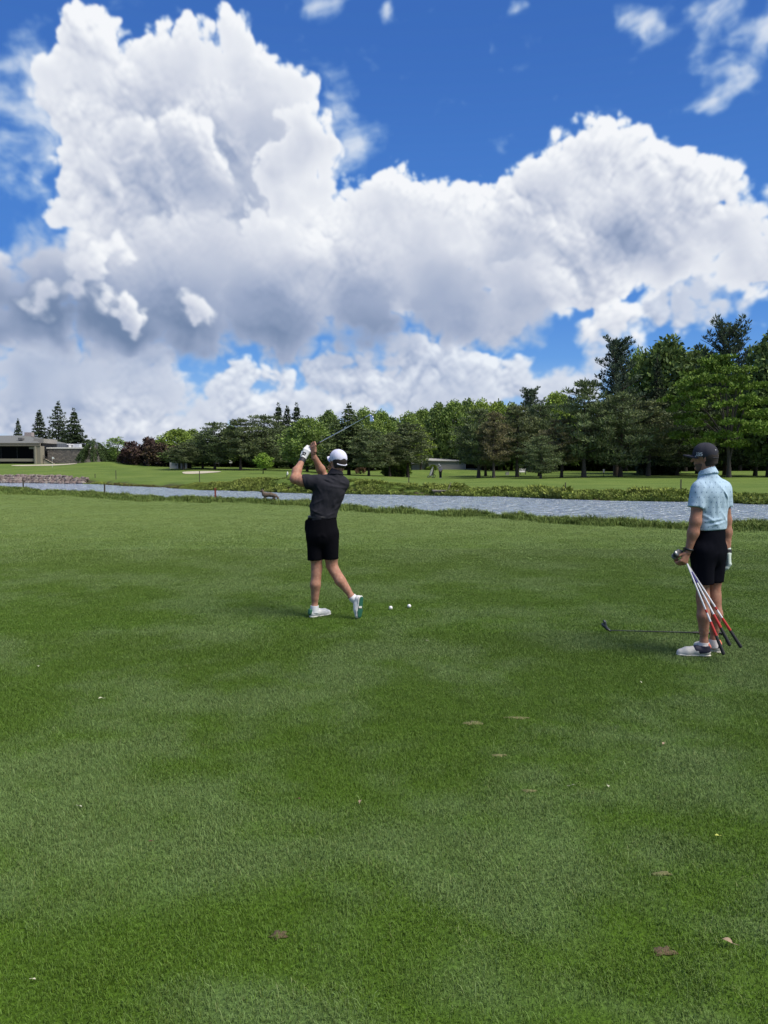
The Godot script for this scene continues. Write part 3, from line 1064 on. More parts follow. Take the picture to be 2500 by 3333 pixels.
func build_trees() -> void:
	var W := Color(1, 1, 1)
	tinted("leaf", Color(1.55, 1.45, 1.25))
	tinted("leaf_bright", Color(1.8, 1.62, 1.1))
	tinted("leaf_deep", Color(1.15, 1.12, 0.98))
	tinted("leaf_yellow", Color(2.1, 1.75, 0.95))
	tinted("needle", Color(1.75, 1.62, 1.4))
	tinted("needle_gray", Color(2.05, 1.8, 1.6))
	tinted("needle_brown", Color(2.6, 1.8, 1.75))
	tinted("needle_dull", Color(2.1, 1.85, 1.6))
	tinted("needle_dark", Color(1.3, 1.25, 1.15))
	tinted("purple", Color(1.05, 1.15, 1.05))
	var bark_noise := fnl(FastNoiseLite.TYPE_SIMPLEX, 0.03, 3, 61)
	for b in [["bark", Color(0.075, 0.058, 0.046)], ["bark_gray", Color(0.12, 0.105, 0.09)], ["bark_pale", Color(0.32, 0.29, 0.23)]]:
		var m := StandardMaterial3D.new()
		m.albedo_color = b[1].linear_to_srgb()
		m.roughness = 0.95
		m.albedo_texture = noise_tex(256, bark_noise, Color(0.6, 0.6, 0.6), Color(1, 1, 1)) if not M.has("bark_tex") else M.bark_tex
		M.bark_tex = m.albedo_texture
		m.uv1_triplanar = true
		m.uv1_scale = Vector3(2.5, 0.7, 2.5)
		M[b[0]] = m
	var G := Color(0.122, 0.188, 0.058)
	protos.leafy_a = broadleaf(101, G, 190, 1.6, 3.6, 0.38)
	protos.leafy_b = broadleaf(102, Color(0.112, 0.170, 0.062), 190, 1.2, 3.0, 0.38)
	protos.leafy_c = broadleaf(103, Color(0.132, 0.200, 0.060), 180, 1.8, 4.0, 0.36)
	protos.slender = broadleaf(104, Color(0.11, 0.18, 0.05), 80, 2.0, 2.6, 0.36, Vector3.ZERO, 34, 1.5)
	protos.spreading = tiered_tree(105, Color(0.078, 0.135, 0.026), 5.2, Vector3(-1.7, 0, 0.4))
	protos.young = broadleaf(106, Color(0.14, 0.23, 0.045), 60, 3.2, 3.4, 0.7, Vector3.ZERO, 40, 1.2)
	var N := Color(0.062, 0.090, 0.046)
	protos.pine_a = round_pine(111, N, 2.2, 3.4, 11)
	protos.pine_b = round_pine(112, Color(0.068, 0.092, 0.050), 2.9, 3.0, 10)
	protos.pine_c = round_pine(113, Color(0.058, 0.086, 0.044), 1.7, 3.8, 12)
	protos.spruce_a = spruce(121, Color(0.034, 0.052, 0.031), 2.3, 40, 0.35)
	protos.spruce_b = spruce(122, Color(0.033, 0.052, 0.029), 2.7, 44, 0.1)
	protos.fir_open = spruce(123, Color(0.034, 0.052, 0.031), 2.1, 34, 0.8, 0.35)
	protos.hemlock = spruce(124, Color(0.055, 0.082, 0.036), 3.2, 38, 0.35, 0.18, 1.8)
	protos.plume_a = white_pine(131, Color(0.050, 0.076, 0.052), 3.0, 3.0)
	protos.plume_b = white_pine(132, Color(0.052, 0.078, 0.050), 3.6, 4.0)
	protos.weeping = weeping(141, Color(0.045, 0.075, 0.032))
	protos.shrub = shrub(151, Color(0.062, 0.038, 0.037), 0.1)
	protos.twiggy = shrub(152, Color(0.085, 0.058, 0.045), 0.9)
	protos.bush = shrub(153, Color(0.075, 0.125, 0.028), 0.0)
	# kind, x in the view's tangent times 1000, distance, height of the top above the eye line times 1000 over distance, width likewise
	# name, kind, tint, bark, sideways, distance, top, width, label
	var list: Array = [
		["spruce_tree", "spruce_a", "needle", "bark", -462, 195, 59, 25, "small narrow spruce rising alone behind the clubhouse roof"],
		["spruce_tree", "spruce_a", "needle", "bark", -435, 190, 70, 40, "drooping dark spruce between the lone small spruce and the tallest fir"],
		["fir_tree", "fir_open", "needle", "bark", -411, 192, 81, 42, "tallest open-branched fir behind the stone-walled building"],
		["spruce_tree", "spruce_b", "needle", "bark", -391, 186, 72, 46, "dense broad spruce touching the weeping tree behind the stone wall"],
		["weeping_tree", "weeping", "needle", "bark_pale", -367, 148, 33, 36, "weeping dark green tree with bare pale branch beside the stone wall"],
		["slender_tree", "slender", "leaf", "bark", -337, 150, 36, 42, "slender loose-leaved tree between the weeping tree and purple shrubs"],
		["purple_shrub", "shrub", "purple", "bark", -318, 141, 31, 34, "leftmost purple-leaved shrub, next to the slender tree", "shrub"],
		["purple_shrub", "shrub", "purple", "bark", -302, 139, 37, 38, "tallest purple-leaved shrub in the row by the far green", "shrub"],
		["purple_shrub", "twiggy", "purple", "bark_gray", -284, 138, 31, 40, "twiggy purple-brown shrub with bare stems in the shrub row", "shrub"],
		["purple_shrub", "shrub", "purple", "bark", -268, 137, 25, 34, "low purple-leaved shrub against the small grey shelter", "shrub"],
		["leafy_tree", "leafy_a", "leaf_bright", "bark", -262, 150, 47, 56, "bright green leafy tree above the purple shrubs"],
		["leafy_tree", "leafy_c", "leaf_bright", "bark", -285, 156, 33, 40, "low bright green tree peeping over the purple shrubs"],
		["leafy_tree", "leafy_b", "leaf_bright", "bark", -242, 158, 46, 42, "bright green leafy tree behind the leftmost pines"],
		["pine_tree", "pine_b", "needle", "bark_gray", -254, 122, 29, 44, "leftmost dark pine, standing over the small grey shelter"],
		["pine_tree", "pine_a", "needle", "bark", -230, 128, 40, 50, "dark pine just right of the small grey shelter"],
		["pine_tree", "pine_c", "needle", "bark", -214, 124, 55, 60, "broad dark pine left of the slim pointed pine, before bright leaves"],
		["leafy_tree", "leafy_b", "leaf_bright", "bark", -194, 152, 51, 40, "bright green treetop showing between two dark pines"],
		["pine_tree", "pine_b", "needle", "bark", -181, 122, 60, 52, "slim dark pine in front of the bright green treetop"],
		["pine_tree", "pine_c", "needle_gray", "bark", -151, 125, 64, 74, "wide grey-green pine behind the small young tree"],
		["spruce_tree", "spruce_b", "needle", "bark", -133, 150, 79, 46, "left one of three spiky dark spruces topping the treeline"],
		["spruce_tree", "spruce_a", "needle", "bark", -122, 153, 75, 38, "slimmest of three spiky dark spruces topping the treeline"],
		["spruce_tree", "spruce_b", "needle", "bark", -110, 150, 79, 46, "right one of three spiky dark spruces topping the treeline"],
		["leafy_tree", "leafy_a", "leaf", "bark", -97, 118, 62, 66, "wide mid-green leafy tree to the left of the raised club"],
		["young_tree", "young", "leaf", "bark", -153, 98, 16, 25, "small young tree standing alone on the far fairway"],
		["leafy_tree", "leafy_b", "leaf", "bark", -70, 150, 70, 46, "pale green tree behind the raised golf club"],
		["hemlock_tree", "hemlock", "needle", "bark", -44, 112, 79, 84, "tall dark conifer with layered branches behind the golfer's raised club"],
		["leafy_tree", "leafy_c", "leaf", "bark", -24, 150, 74, 48, "pale green treetop above the golfer's club head"],
		["pine_tree", "pine_a", "needle_gray", "bark", -19, 108, 44, 52, "shorter pine directly right of the golfer's cap"],
		["leafy_tree", "leafy_a", "leaf", "bark", -3, 153, 71, 46, "grey-green leafy tree behind the pines right of the golfer"],
		["pine_tree", "pine_b", "needle_dull", "bark", 7, 110, 40, 46, "thin-trunked pine left of the grey shed"],
		["leafy_bush", "bush", "leaf", "bark", 16, 116, 12, 36, "bushy light green tree low beside the grey shed", "bush"],
		["pine_tree", "pine_b", "needle", "bark", 30, 112, 54, 62, "cone-shaped dark pine in front of the grey shed's left end"],
		["cedar_tree", "spruce_b", "needle", "bark", 54.5, 146, 8, 7, "columnar dark cedar standing against the grey shed"],
		["leafy_bush", "bush", "leaf_bright", "bark", 61, 145, 1, 14, "bright green round bush against the grey shed wall", "bush"],
		["leafy_tree", "leafy_b", "leaf_deep", "bark", 12, 158, 60, 44, "tree of the wood behind the shed, left of the yellow-green one"],
		["leafy_tree", "leafy_c", "leaf", "bark", 31, 160, 69, 44, "tree of the wood straight above the shed's left end"],
		["leafy_tree", "slender", "leaf_yellow", "bark", 47, 149, 51, 32, "yellow-green tree glowing between darker trees above the shed"],
		["leafy_tree", "leafy_a", "leaf", "bark", 50, 164, 73, 46, "tall leafy tree behind the yellow-green one above the shed"],
		["leafy_tree", "leafy_b", "leaf", "bark", 69, 158, 80, 48, "tall pale leafy tree above the middle of the shed"],
		["leafy_tree", "leafy_a", "leaf", "bark", 88, 156, 84, 48, "tall leafy tree above the right end of the shed"],
		["leafy_tree", "leafy_b", "leaf", "bark", 106, 158, 85, 46, "leafy treetop left of the brown pine"],
		["leafy_tree", "leafy_c", "leaf_bright", "bark", 124, 154, 85, 50, "leafy treetop right above the brown pine"],
		["leafy_tree", "leafy_a", "leaf_bright", "bark", 143, 157, 83, 48, "bright leafy treetop between the brown pine and the tall plumed pine"],
		["leafy_tree", "leafy_b", "leaf", "bark", 162, 158, 80, 46, "leafy treetop just left of the tall plumed pine"],
		["pine_tree", "pine_a", "needle_dull", "bark_gray", 120, 110, 73, 66, "big brownish-green pine right of the far walker"],
		["pine_tree", "pine_b", "needle_brown", "bark_gray", 139, 107, 69, 42, "brown dying pine next to the big brownish-green pine"],
		["pine_tree", "pine_a", "needle", "bark", 129, 118, 55, 50, "dark pine squeezed behind the brown dying pine"],
		["pine_tree", "pine_b", "needle_dull", "bark_gray", 169, 110, 77, 58, "straight tall pine left of the white bench"],
		["plume_pine", "plume_a", "needle", "bark", 185, 138, 99, 46, "plumed blue-green pine rising above the middle of the pine row"],
		["pine_tree", "pine_c", "needle", "bark", 197, 113, 78, 52, "dark pine standing behind the white bench"],
		["pine_tree", "pine_c", "needle_gray", "bark_gray", 199, 99, 38, 56, "low grey-green pine with thick pale trunk at the front"],
		["pine_tree", "pine_b", "needle_brown", "bark", 225, 104, 60, 54, "reddish-brown pine with forked dark trunk"],
		["leafy_tree", "leafy_a", "leaf_bright", "bark", 217, 150, 95, 56, "bright green treetop behind the reddish-brown pine"],
		["pine_tree", "pine_a", "needle", "bark_gray", 253, 103, 110, 78, "tall dark pine with a straight pale trunk and rounded top"],
		["plume_pine", "plume_a", "needle_dark", "bark", 293, 113, 163, 70, "taller left plumed pine against the clouds"],
		["pine_tree", "pine_c", "needle_gray", "bark", 300, 103, 93, 88, "broad grey-green pine under the left plumed pine"],
		["pine_tree", "pine_b", "needle_dull", "bark_gray", 335, 106, 84, 74, "dull pine with broken bare limbs left of the spreading tree"],
		["spruce_tree", "spruce_b", "needle_dark", "bark", 344, 117, 141, 50, "dark pointed conifer between the plumed pines"],
		["leafy_tree", "leafy_b", "leaf_deep", "bark", 356, 126, 164, 105, "tall dull green leafy tree between the two plumed pines"],
		["leafy_tree", "leafy_c", "leaf_deep", "bark", 322, 128, 150, 70, "dull green leafy tree close behind the left plumed pine"],
		["leafy_tree", "leafy_a", "leaf_deep", "bark", 398, 127, 152, 78, "dull green leafy tree left of the right plumed pine"],
		["spreading_tree", "spreading", "leaf", "bark_gray", 436, 98, 139, 128, "wide spreading fresh-green tree behind the waiting golfer"],
		["plume_pine", "plume_b", "needle_dark", "bark", 433, 118, 187, 84, "right plumed pine, the highest treetop of all"],
		["leafy_tree", "leafy_b", "leaf_deep", "bark", 487, 104, 172, 92, "tall dark leafy tree at the edge right of the waiting golfer"],
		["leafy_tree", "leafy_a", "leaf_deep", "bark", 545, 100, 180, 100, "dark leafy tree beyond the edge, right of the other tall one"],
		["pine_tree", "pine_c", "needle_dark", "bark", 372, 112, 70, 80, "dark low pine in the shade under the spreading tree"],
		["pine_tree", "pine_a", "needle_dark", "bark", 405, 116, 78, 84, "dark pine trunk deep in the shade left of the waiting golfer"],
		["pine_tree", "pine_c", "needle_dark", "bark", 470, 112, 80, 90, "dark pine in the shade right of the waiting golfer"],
		["twiggy_shrub", "twiggy", "leaf", "bark_gray", -62, 106, 21, 20, "brownish twiggy shrub beside the golfer's forearm", "shrub"],
		["twiggy_shrub", "twiggy", "leaf", "bark", -30, 121, 7, 13, "low reddish shrub right of the layered conifer's trunk", "shrub"],
	]
	for t in list:
		var d: float = t[5]
		var x: float = t[4] / 1000.0 * d
		var top: float = 1.62 + t[6] / 1000.0 * d
		plant(t[0], t[1], x, d, top - land(x, -d), t[7] / 1000.0 * d, t[2], t[3], t[8], t[9] if t.size() > 9 else "tree")
	# the wood behind: trees that fill the shade between the trunks
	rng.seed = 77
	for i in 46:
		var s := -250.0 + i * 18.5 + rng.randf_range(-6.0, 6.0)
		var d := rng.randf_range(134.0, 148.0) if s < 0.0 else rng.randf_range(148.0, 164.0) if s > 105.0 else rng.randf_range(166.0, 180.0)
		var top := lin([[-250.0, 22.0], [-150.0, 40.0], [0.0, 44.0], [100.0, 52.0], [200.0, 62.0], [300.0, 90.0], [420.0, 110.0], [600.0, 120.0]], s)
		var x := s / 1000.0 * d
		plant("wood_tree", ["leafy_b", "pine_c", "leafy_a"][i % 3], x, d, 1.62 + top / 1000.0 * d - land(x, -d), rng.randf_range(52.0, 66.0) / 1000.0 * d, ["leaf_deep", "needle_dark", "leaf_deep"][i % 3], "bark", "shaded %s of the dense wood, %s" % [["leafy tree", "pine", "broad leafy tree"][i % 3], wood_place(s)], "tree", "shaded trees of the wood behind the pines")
	# undergrowth at the foot of the wood
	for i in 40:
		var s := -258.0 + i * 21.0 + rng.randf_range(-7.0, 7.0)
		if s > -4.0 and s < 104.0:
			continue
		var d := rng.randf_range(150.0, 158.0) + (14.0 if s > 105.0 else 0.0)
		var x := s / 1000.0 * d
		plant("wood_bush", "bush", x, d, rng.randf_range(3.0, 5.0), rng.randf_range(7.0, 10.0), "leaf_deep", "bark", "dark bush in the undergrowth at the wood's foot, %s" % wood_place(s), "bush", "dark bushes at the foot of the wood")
	# woods on the far horizon, one mass
	var places: Array = []
	var colors: Array = []
	for i in 420:
		var a := -0.75 + i * 0.0036
		var d := rng.randf_range(330.0, 420.0)
		places.append(Transform3D(Basis.from_euler(Vector3(0, rng.randf() * TAU, 0)).scaled(Vector3(1.5, rng.randf_range(0.55, 0.85), 1.5)), Vector3(a * d, land(a * d, -d) - 0.5, -d)))
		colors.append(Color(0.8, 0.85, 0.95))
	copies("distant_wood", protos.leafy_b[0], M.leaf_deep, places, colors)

# ---------- buildings and other far things ----------
func build_buildings() -> void:
	var concrete := mat(0.225, 0.205, 0.16, 0.85)
	var roof_m := mat(0.135, 0.142, 0.135, 0.85)
	var fascia := mat(0.17, 0.152, 0.125, 0.8)
	var glass := StandardMaterial3D.new()
	glass.albedo_color = Color(0.02, 0.03, 0.04)
	glass.roughness = 0.08
	glass.metallic_specular = 0.12
	var dark := mat(0.02, 0.022, 0.026, 0.7)
	# the clubhouse
	var g := 1.62
	var c := thing("clubhouse", "low clubhouse with grey hipped roof and a wide dark window band", "building", Vector3(-65.2, g, -150.0))
	var st := new_st()
	box(st, Vector3(-30, 0, -16), Vector3(-0.3, 4.1, -1.6))
	part("wall", done(st), dark, c)
	st = new_st()
	# hipped roof with its ridge and the low flat end
	quad(st, Vector3(-31, 4.12, 0.7), Vector3(-31, 5.75, -6), Vector3(-4.8, 5.75, -6), Vector3(-1.2, 4.6, 0.7 - 1.9), 1)
	quad(st, Vector3(-31, 4.12, 0.7), Vector3(-1.2, 4.6, -1.2), Vector3(0.2, 4.12, 0.7), Vector3(-31, 4.11, 0.71), 1)
	quad(st, Vector3(0.2, 4.12, 0.7), Vector3(-1.2, 4.6, -1.2), Vector3(-4.8, 5.75, -6), Vector3(0.2, 4.12, -16.5), 2)
	quad(st, Vector3(-31, 5.75, -6), Vector3(-31, 4.12, -16.5), Vector3(0.2, 4.12, -16.5), Vector3(-4.8, 5.75, -6), 3)
	var roof := part("roof", done(st), roof_m, c)
	part("roof_vent", box_mesh(Vector3(-4.6, 4.75, -1.9), Vector3(-3.8, 5.15, -0.9)), mat(0.12, 0.12, 0.12), roof)
	part("chimney", box_mesh(Vector3(-5.4, 5.55, -6.6), Vector3(-4.0, 6.35, -5.4)), mat(0.30, 0.26, 0.25), roof)
	part("roof_parapet", box_mesh(Vector3(-1.55, 4.13, -7.0), Vector3(0.35, 4.95, -0.75)), mat(0.24, 0.23, 0.21), roof)
	st = new_st()
	box(st, Vector3(-31, 3.55, 0.3), Vector3(0.25, 4.1, 0.68))
	box(st, Vector3(-31, 3.98, 0.681), Vector3(0.27, 4.1, 0.76))
	part("fascia", done(st), fascia, c)
	part("soffit", box_mesh(Vector3(-30.9, 3.42, -1.59), Vector3(0.2, 3.545, 0.298)), mat(0.06, 0.05, 0.045), c)
	for k in 9:
		var x0 := -29.6 + k * 3.1
		var w := part("window", box_mesh(Vector3(x0, 1.2, -1.2), Vector3(x0 + 2.95, 3.4, -1.1)), glass, c)
		part("mullion", box_mesh(Vector3(x0 + 2.96, 1.2, -1.25), Vector3(x0 + 3.09, 3.41, -1.02)), dark, w)
	part("balcony", box_mesh(Vector3(-30, 0.62, -1.0), Vector3(-1.0, 1.15, 0.25)), concrete, c)
	st = new_st()
	for k in 12:
		box(st, Vector3(-29.5 + k * 2.4, -0.6, -0.4), Vector3(-29.3 + k * 2.4, 0.61, -0.2))
	var sup := part("balcony_support", done(st), dark, c)
	sup.set_meta("kind", "stuff")
	st = new_st()
	quad(st, Vector3(-1.0, -1.0, 0.55), Vector3(-1.0, 2.9, 0.55), Vector3(0.25, 2.9, 0.55), Vector3(0.25, -1.0, 0.55))
	box(st, Vector3(-1.0, -1.0, -1.2), Vector3(0.25, 3.53, 0.548))
	box(st, Vector3(-2.0, 3.0, -0.9), Vector3(-1.002, 3.54, 0.29))
	part("column", done(st), concrete, c)
	part("column_facing", box_mesh(Vector3(-0.78, -1.0, 0.551), Vector3(-0.5, 3.5, 0.66)), mat(0.30, 0.275, 0.21), c)
	# the stone-walled wing
	var s := thing("stone_building", "flat-roofed building with a dark rubble stone wall and white roof edge", "building", Vector3(-64.9, g, -152.5))
	part("wall", box_mesh(Vector3(0.0, -1.0, -9), Vector3(7.6, 3.1, 0)), mat(0.11, 0.10, 0.09, 0.9), s)
	part("roof_edge", box_mesh(Vector3(-0.1, 3.1, -9.2), Vector3(7.75, 3.36, 0.22)), mat(0.66, 0.65, 0.62), s)
	rng.seed = 5
	st = new_st()
	var sc := new_st()
	var row := -0.6
	while row < 3.0:
		var hgt := rng.randf_range(0.16, 0.30)
		var x := 0.02
		while x < 7.5:
			var wd := rng.randf_range(0.22, 0.55)
			var pick := st if rng.randf() < 0.5 else sc
			box(pick, Vector3(x, row, 0.001), Vector3(minf(x + wd - 0.035, 7.58), minf(row + hgt - 0.03, 3.09), rng.randf_range(0.03, 0.09)))
			x += wd
		row += hgt
	var st1 := part("wall_stones", done(st), mat(0.215, 0.19, 0.17, 0.9), s)
	st1.set_meta("kind", "stuff")
	var st2 := part("wall_stones", done(sc), mat(0.15, 0.135, 0.125, 0.9), s)
	st2.set_meta("kind", "stuff")
	# stairs down from the terrace
	var q := thing("outdoor_stairs", "concrete stairs with a black railing descending along the stone wall", "stairs", Vector3(-64.9, g, -151.4))
	st = new_st()
	for k in 8:
		box(st, Vector3(0.05 + k * 0.36, -0.6, 0.0), Vector3(0.41 + k * 0.36, 1.15 - k * 0.2, 0.9))
	part("steps", done(st), mat(0.33, 0.30, 0.25), q)
	st = new_st()
	for k in 3:
		tube(st, [Vector3(0, 1.75 - k * 0.28, 0.98), Vector3(3.0, 0.2 - k * 0.28, 0.98), Vector3(4.1, 0.05 - k * 0.12, 0.98)], [0.05, 0.05, 0.05], 5)
	part("railing", done(st), M.black, q)
	# units on the flat roof
	var u := thing("rooftop_unit", "long dark louvred cooling unit on the stone building's roof", "cooling unit", Vector3(-64.0, g + 3.3, -155.5))
	part("casing", box_mesh(Vector3(-0.3, 0.06, -1.2), Vector3(2.0, 0.85, 0)), mat(0.13, 0.155, 0.18, 0.5), u)
	for k in 6:
		part("louvre", box_mesh(Vector3(-0.2 + k * 0.36, 0.12, 0.001), Vector3(-0.02 + k * 0.36, 0.78, 0.05)), mat(0.09, 0.10, 0.12, 0.5), u)
	u = thing("rooftop_unit", "white pipe-like duct box in the middle of the stone building's roof", "cooling unit", Vector3(-61.9, g + 3.3, -155.3))
	part("casing", box_mesh(Vector3(0, 0.06, -1), Vector3(0.42, 0.62, 0)), M.white, u)
	part("lid", box_mesh(Vector3(-0.35, 0.622, -1.1), Vector3(0.75, 0.76, 0.1)), M.white, u)
	u = thing("rooftop_unit", "pale grey boxy cooling unit at the right of the stone building's roof", "cooling unit", Vector3(-60.7, g + 3.3, -155.6))
	part("casing", box_mesh(Vector3(-0.6, 0.06, -1.3), Vector3(0.75, 0.8, 0)), mat(0.42, 0.45, 0.48, 0.5), u)
	part("panel_seam", box_mesh(Vector3(0.08, 0.1, 0.001), Vector3(0.1, 0.76, 0.012)), mat(0.1, 0.1, 0.1), u)
	# flag on the green
	var f := thing("golf_flag", "small white flag on a thin pin standing before the outdoor stairs", "golf flag", Vector3(-54.6, land(-54.6, -130.0), -130.0))
	part("pin", tube_mesh([Vector3(0, -0.1, 0), Vector3(0, 1.75, 0)], [0.018, 0.014], 6), M.white, f)
	st = new_st()
	for side in [0.004, -0.004]:
		quad(st, Vector3(0.015, 1.35, side), Vector3(0.015, 1.73, side), Vector3(0.26, 1.68, side + 0.03), Vector3(0.44, 1.45, side))
	part("pennant", done(st), M.white, f)
	# grey shed
	var sh := thing("long_shed", "long low grey shed with pale metal roof behind the far walker", "shed", Vector3(5.6, 0.0, -150.0))
	var clad := mat(0.235, 0.235, 0.225, 0.75)
	part("wall", box_mesh(Vector3(2.45, -0.3, -9), Vector3(9.8, 2.32, 0)), clad, sh)
	part("side_wall", box_mesh(Vector3(-0.2, -0.3, -9.5), Vector3(2.44, 1.75, -0.5)), mat(0.26, 0.265, 0.26, 0.75), sh)
	st = new_st()
	quad(st, Vector3(2.3, 2.46, 0.35), Vector3(2.3, 2.95, -4.5), Vector3(10.0, 2.62, -4.5), Vector3(10.0, 2.36, 0.35))
	quad(st, Vector3(2.3, 2.33, 0.35), Vector3(2.3, 2.46, 0.35), Vector3(10.0, 2.36, 0.35), Vector3(10.0, 2.25, 0.35))
	quad(st, Vector3(2.3, 2.95, -4.5), Vector3(2.3, 2.4, -9.3), Vector3(10.0, 2.3, -9.3), Vector3(10.0, 2.62, -4.5))
	part("roof", done(st), mat(0.33, 0.335, 0.33, 0.6), sh)
	st = new_st()
	quad(st, Vector3(-0.4, 1.76, -0.2), Vector3(-0.6, 2.6, -4.8), Vector3(2.43, 2.6, -4.8), Vector3(2.43, 1.76, -0.2))
	box(st, Vector3(-0.4, 1.752, -0.2), Vector3(2.43, 1.92, -0.1))
	part("side_roof", done(st), mat(0.32, 0.325, 0.32, 0.6), sh)
	for k in 18:
		part("cladding_rib", box_mesh(Vector3(2.6 + k * 0.4, -0.3, 0.001), Vector3(2.64 + k * 0.4, 2.3, 0.03)), clad, sh)
	part("wall_lamp", box_mesh(Vector3(4.75, 1.55, 0.001), Vector3(4.95, 1.85, 0.12)), M.white, sh)
	var win := part("window", box_mesh(Vector3(9.95, 0.9, -0.6), Vector3(11.7, 2.1, -0.5)), glass, sh)
	part("frame", box_mesh(Vector3(9.81, 0.8, -0.7), Vector3(9.94, 2.2, -0.45)), M.white, win)
	part("annex_wall", box_mesh(Vector3(9.82, -0.3, -6), Vector3(13.0, 0.88, -0.55)), mat(0.17, 0.17, 0.165, 0.8), sh)
	# small shelter
	var h := thing("small_shelter", "small grey shelter with a flat white roof and pillars beside the purple shrubs", "shelter", Vector3(-34.2, 0.75, -126.0))
	part("wall", box_mesh(Vector3(0.0, -0.6, -2.5), Vector3(1.35, 1.28, 0)), mat(0.30, 0.31, 0.32, 0.85), h)
	part("roof", box_mesh(Vector3(0.5, 1.29, -2.8), Vector3(3.0, 1.42, 0.3)), mat(0.55, 0.55, 0.54), h)
	part("pillar", box_mesh(Vector3(1.75, -0.6, -0.2), Vector3(1.98, 1.28, 0.05)), mat(0.22, 0.22, 0.22), h)
	part("pillar", box_mesh(Vector3(2.45, -0.6, -0.2), Vector3(2.75, 1.28, 0.05)), mat(0.36, 0.35, 0.33), h)
	part("back_wall", box_mesh(Vector3(1.36, -0.6, -2.5), Vector3(2.9, 1.27, -2.3)), dark, h)
	part("lamp_bracket", box_mesh(Vector3(0.95, 0.75, 0.001), Vector3(1.12, 0.95, 0.08)), dark, h)
	# white boards and boxes between the trunks
	var bd := thing("white_board", "white notice board between the trunks of the left pines", "board", Vector3(-28.5, land(-28.5, -135.0), -135.0))
	part("panel", box_mesh(Vector3(-0.45, 0.7, 0), Vector3(0.5, 1.35, 0.05)), M.white, bd)
	part("post", box_mesh(Vector3(-0.3, -0.2, -0.06), Vector3(-0.22, 1.3, -0.001)), M.black, bd)
	part("post", box_mesh(Vector3(0.25, -0.2, -0.06), Vector3(0.33, 1.3, -0.001)), M.black, bd)
	bd = thing("white_board", "smaller white board right of the notice board among left pines", "board", Vector3(-26.2, land(-26.2, -135.0), -135.0))
	part("panel", box_mesh(Vector3(-0.25, 0.85, 0), Vector3(0.25, 1.3, 0.05)), M.white, bd)
	part("post", box_mesh(Vector3(-0.04, -0.2, -0.06), Vector3(0.04, 1.25, -0.001)), M.black, bd)
	var gy := land(21.8, -124.0)
	var be := thing("park_bench", "white slatted bench between two pine trunks on the far lawn", "bench", Vector3(21.8, gy, -124.0))
	for k in 3:
		part("slat", box_mesh(Vector3(-0.5, 0.45 + k * 0.17, -0.22), Vector3(0.5, 0.58 + k * 0.17, -0.18)), M.white, be)
	part("seat", box_mesh(Vector3(-0.5, 0.36, -0.2), Vector3(0.5, 0.42, 0.25)), M.white, be)
	for k in [-0.45, 0.4]:
		part("leg", box_mesh(Vector3(k, -0.1, -0.17), Vector3(k + 0.06, 0.359, 0.2)), M.black, be)
	var bx := thing("utility_box", "low pale grey box on the lawn left of the white bench", "box", Vector3(18.9, land(18.9, -121.0), -121.0))
	part("body", box_mesh(Vector3(-0.25, -0.1, -0.2), Vector3(0.25, 0.42, 0.2)), mat(0.34, 0.36, 0.35), bx)
	part("lid", box_mesh(Vector3(-0.28, 0.421, -0.23), Vector3(0.28, 0.48, 0.23)), mat(0.42, 0.44, 0.43), bx)
	var sg := thing("small_sign", "small white sign on a post among the right pine trunks", "sign", Vector3(30.6, land(30.6, -110.0), -110.0))
	part("panel", box_mesh(Vector3(-0.11, 0.45, 0), Vector3(0.13, 0.98, 0.03)), M.white, sg)
	part("post", box_mesh(Vector3(-0.03, -0.2, -0.05), Vector3(0.04, 0.9, -0.001)), M.black, sg)

# ---------- banks: rocks, reeds, shrubs, stakes ----------
func rock_mesh(sd: int) -> ArrayMesh:
	var f := fnl(FastNoiseLite.TYPE_CELLULAR, 0.9, 1, sd)
	var st := new_st()
	var R := 7
	var pts: Array = []
	for j in R + 1:
		var row: Array = []
		for i in 10:
			var th := PI * j / R
			var ph := TAU * i / 10.0
			var p := Vector3(sin(th) * cos(ph), cos(th), sin(th) * sin(ph))
			var r := 0.55 + 0.28 * f.get_noise_3d(p.x * 1.3, p.y * 1.3 + sd, p.z * 1.3)
			# broken flat faces
			p *= r
			p.y = clampf(p.y, -0.3, 0.33)
			row.append(p)
		pts.append(row)
	for j in R:
		for i in 10:
			quad(st, pts[j][i], pts[j][(i + 1) % 10], pts[j + 1][(i + 1) % 10], pts[j + 1][i])
	return done(st)

func blade_tuft(sd: int, n: int, reach: float, h: float, w: float, lean: float) -> ArrayMesh:
	rng.seed = sd
	var v := PackedVector3Array()
	var idx := PackedInt32Array()
	var c := PackedColorArray()
	for i in n:
		var a := rng.randf() * TAU
		var r := reach * sqrt(rng.randf())
		var p := Vector3(cos(a) * r, -0.004, sin(a) * r)
		var b := rng.randf() * TAU
		var dir := Vector3(cos(b), 0, sin(b))
		var side := Vector3(-dir.z, 0, dir.x).rotated(Vector3.UP, rng.randf_range(-0.8, 0.8)) * w * rng.randf_range(0.7, 1.2) * 0.5
		var hh := h * rng.randf_range(0.55, 1.15)
		var out := dir * hh * lean * rng.randf_range(0.2, 1.2)
		var k := v.size()
		v.append_array([p - side, p + side, p + out * 0.4 + Vector3(0, hh * 0.6, 0) - side * 0.8, p + out * 0.4 + Vector3(0, hh * 0.6, 0) + side * 0.8, p + out + Vector3(0, hh * (1.0 - 0.3 * lean), 0)])
		var t := rng.randf_range(0.75, 1.25)
		var y := rng.randf_range(0.9, 1.2)
		for q in 5:
			c.append(Color(t * y, t, t * rng.randf_range(0.8, 1.1)))
		idx.append_array([k, k + 1, k + 2, k + 1, k + 3, k + 2, k + 2, k + 3, k + 4])
	return arrays_mesh(v, idx, PackedVector3Array(), c)

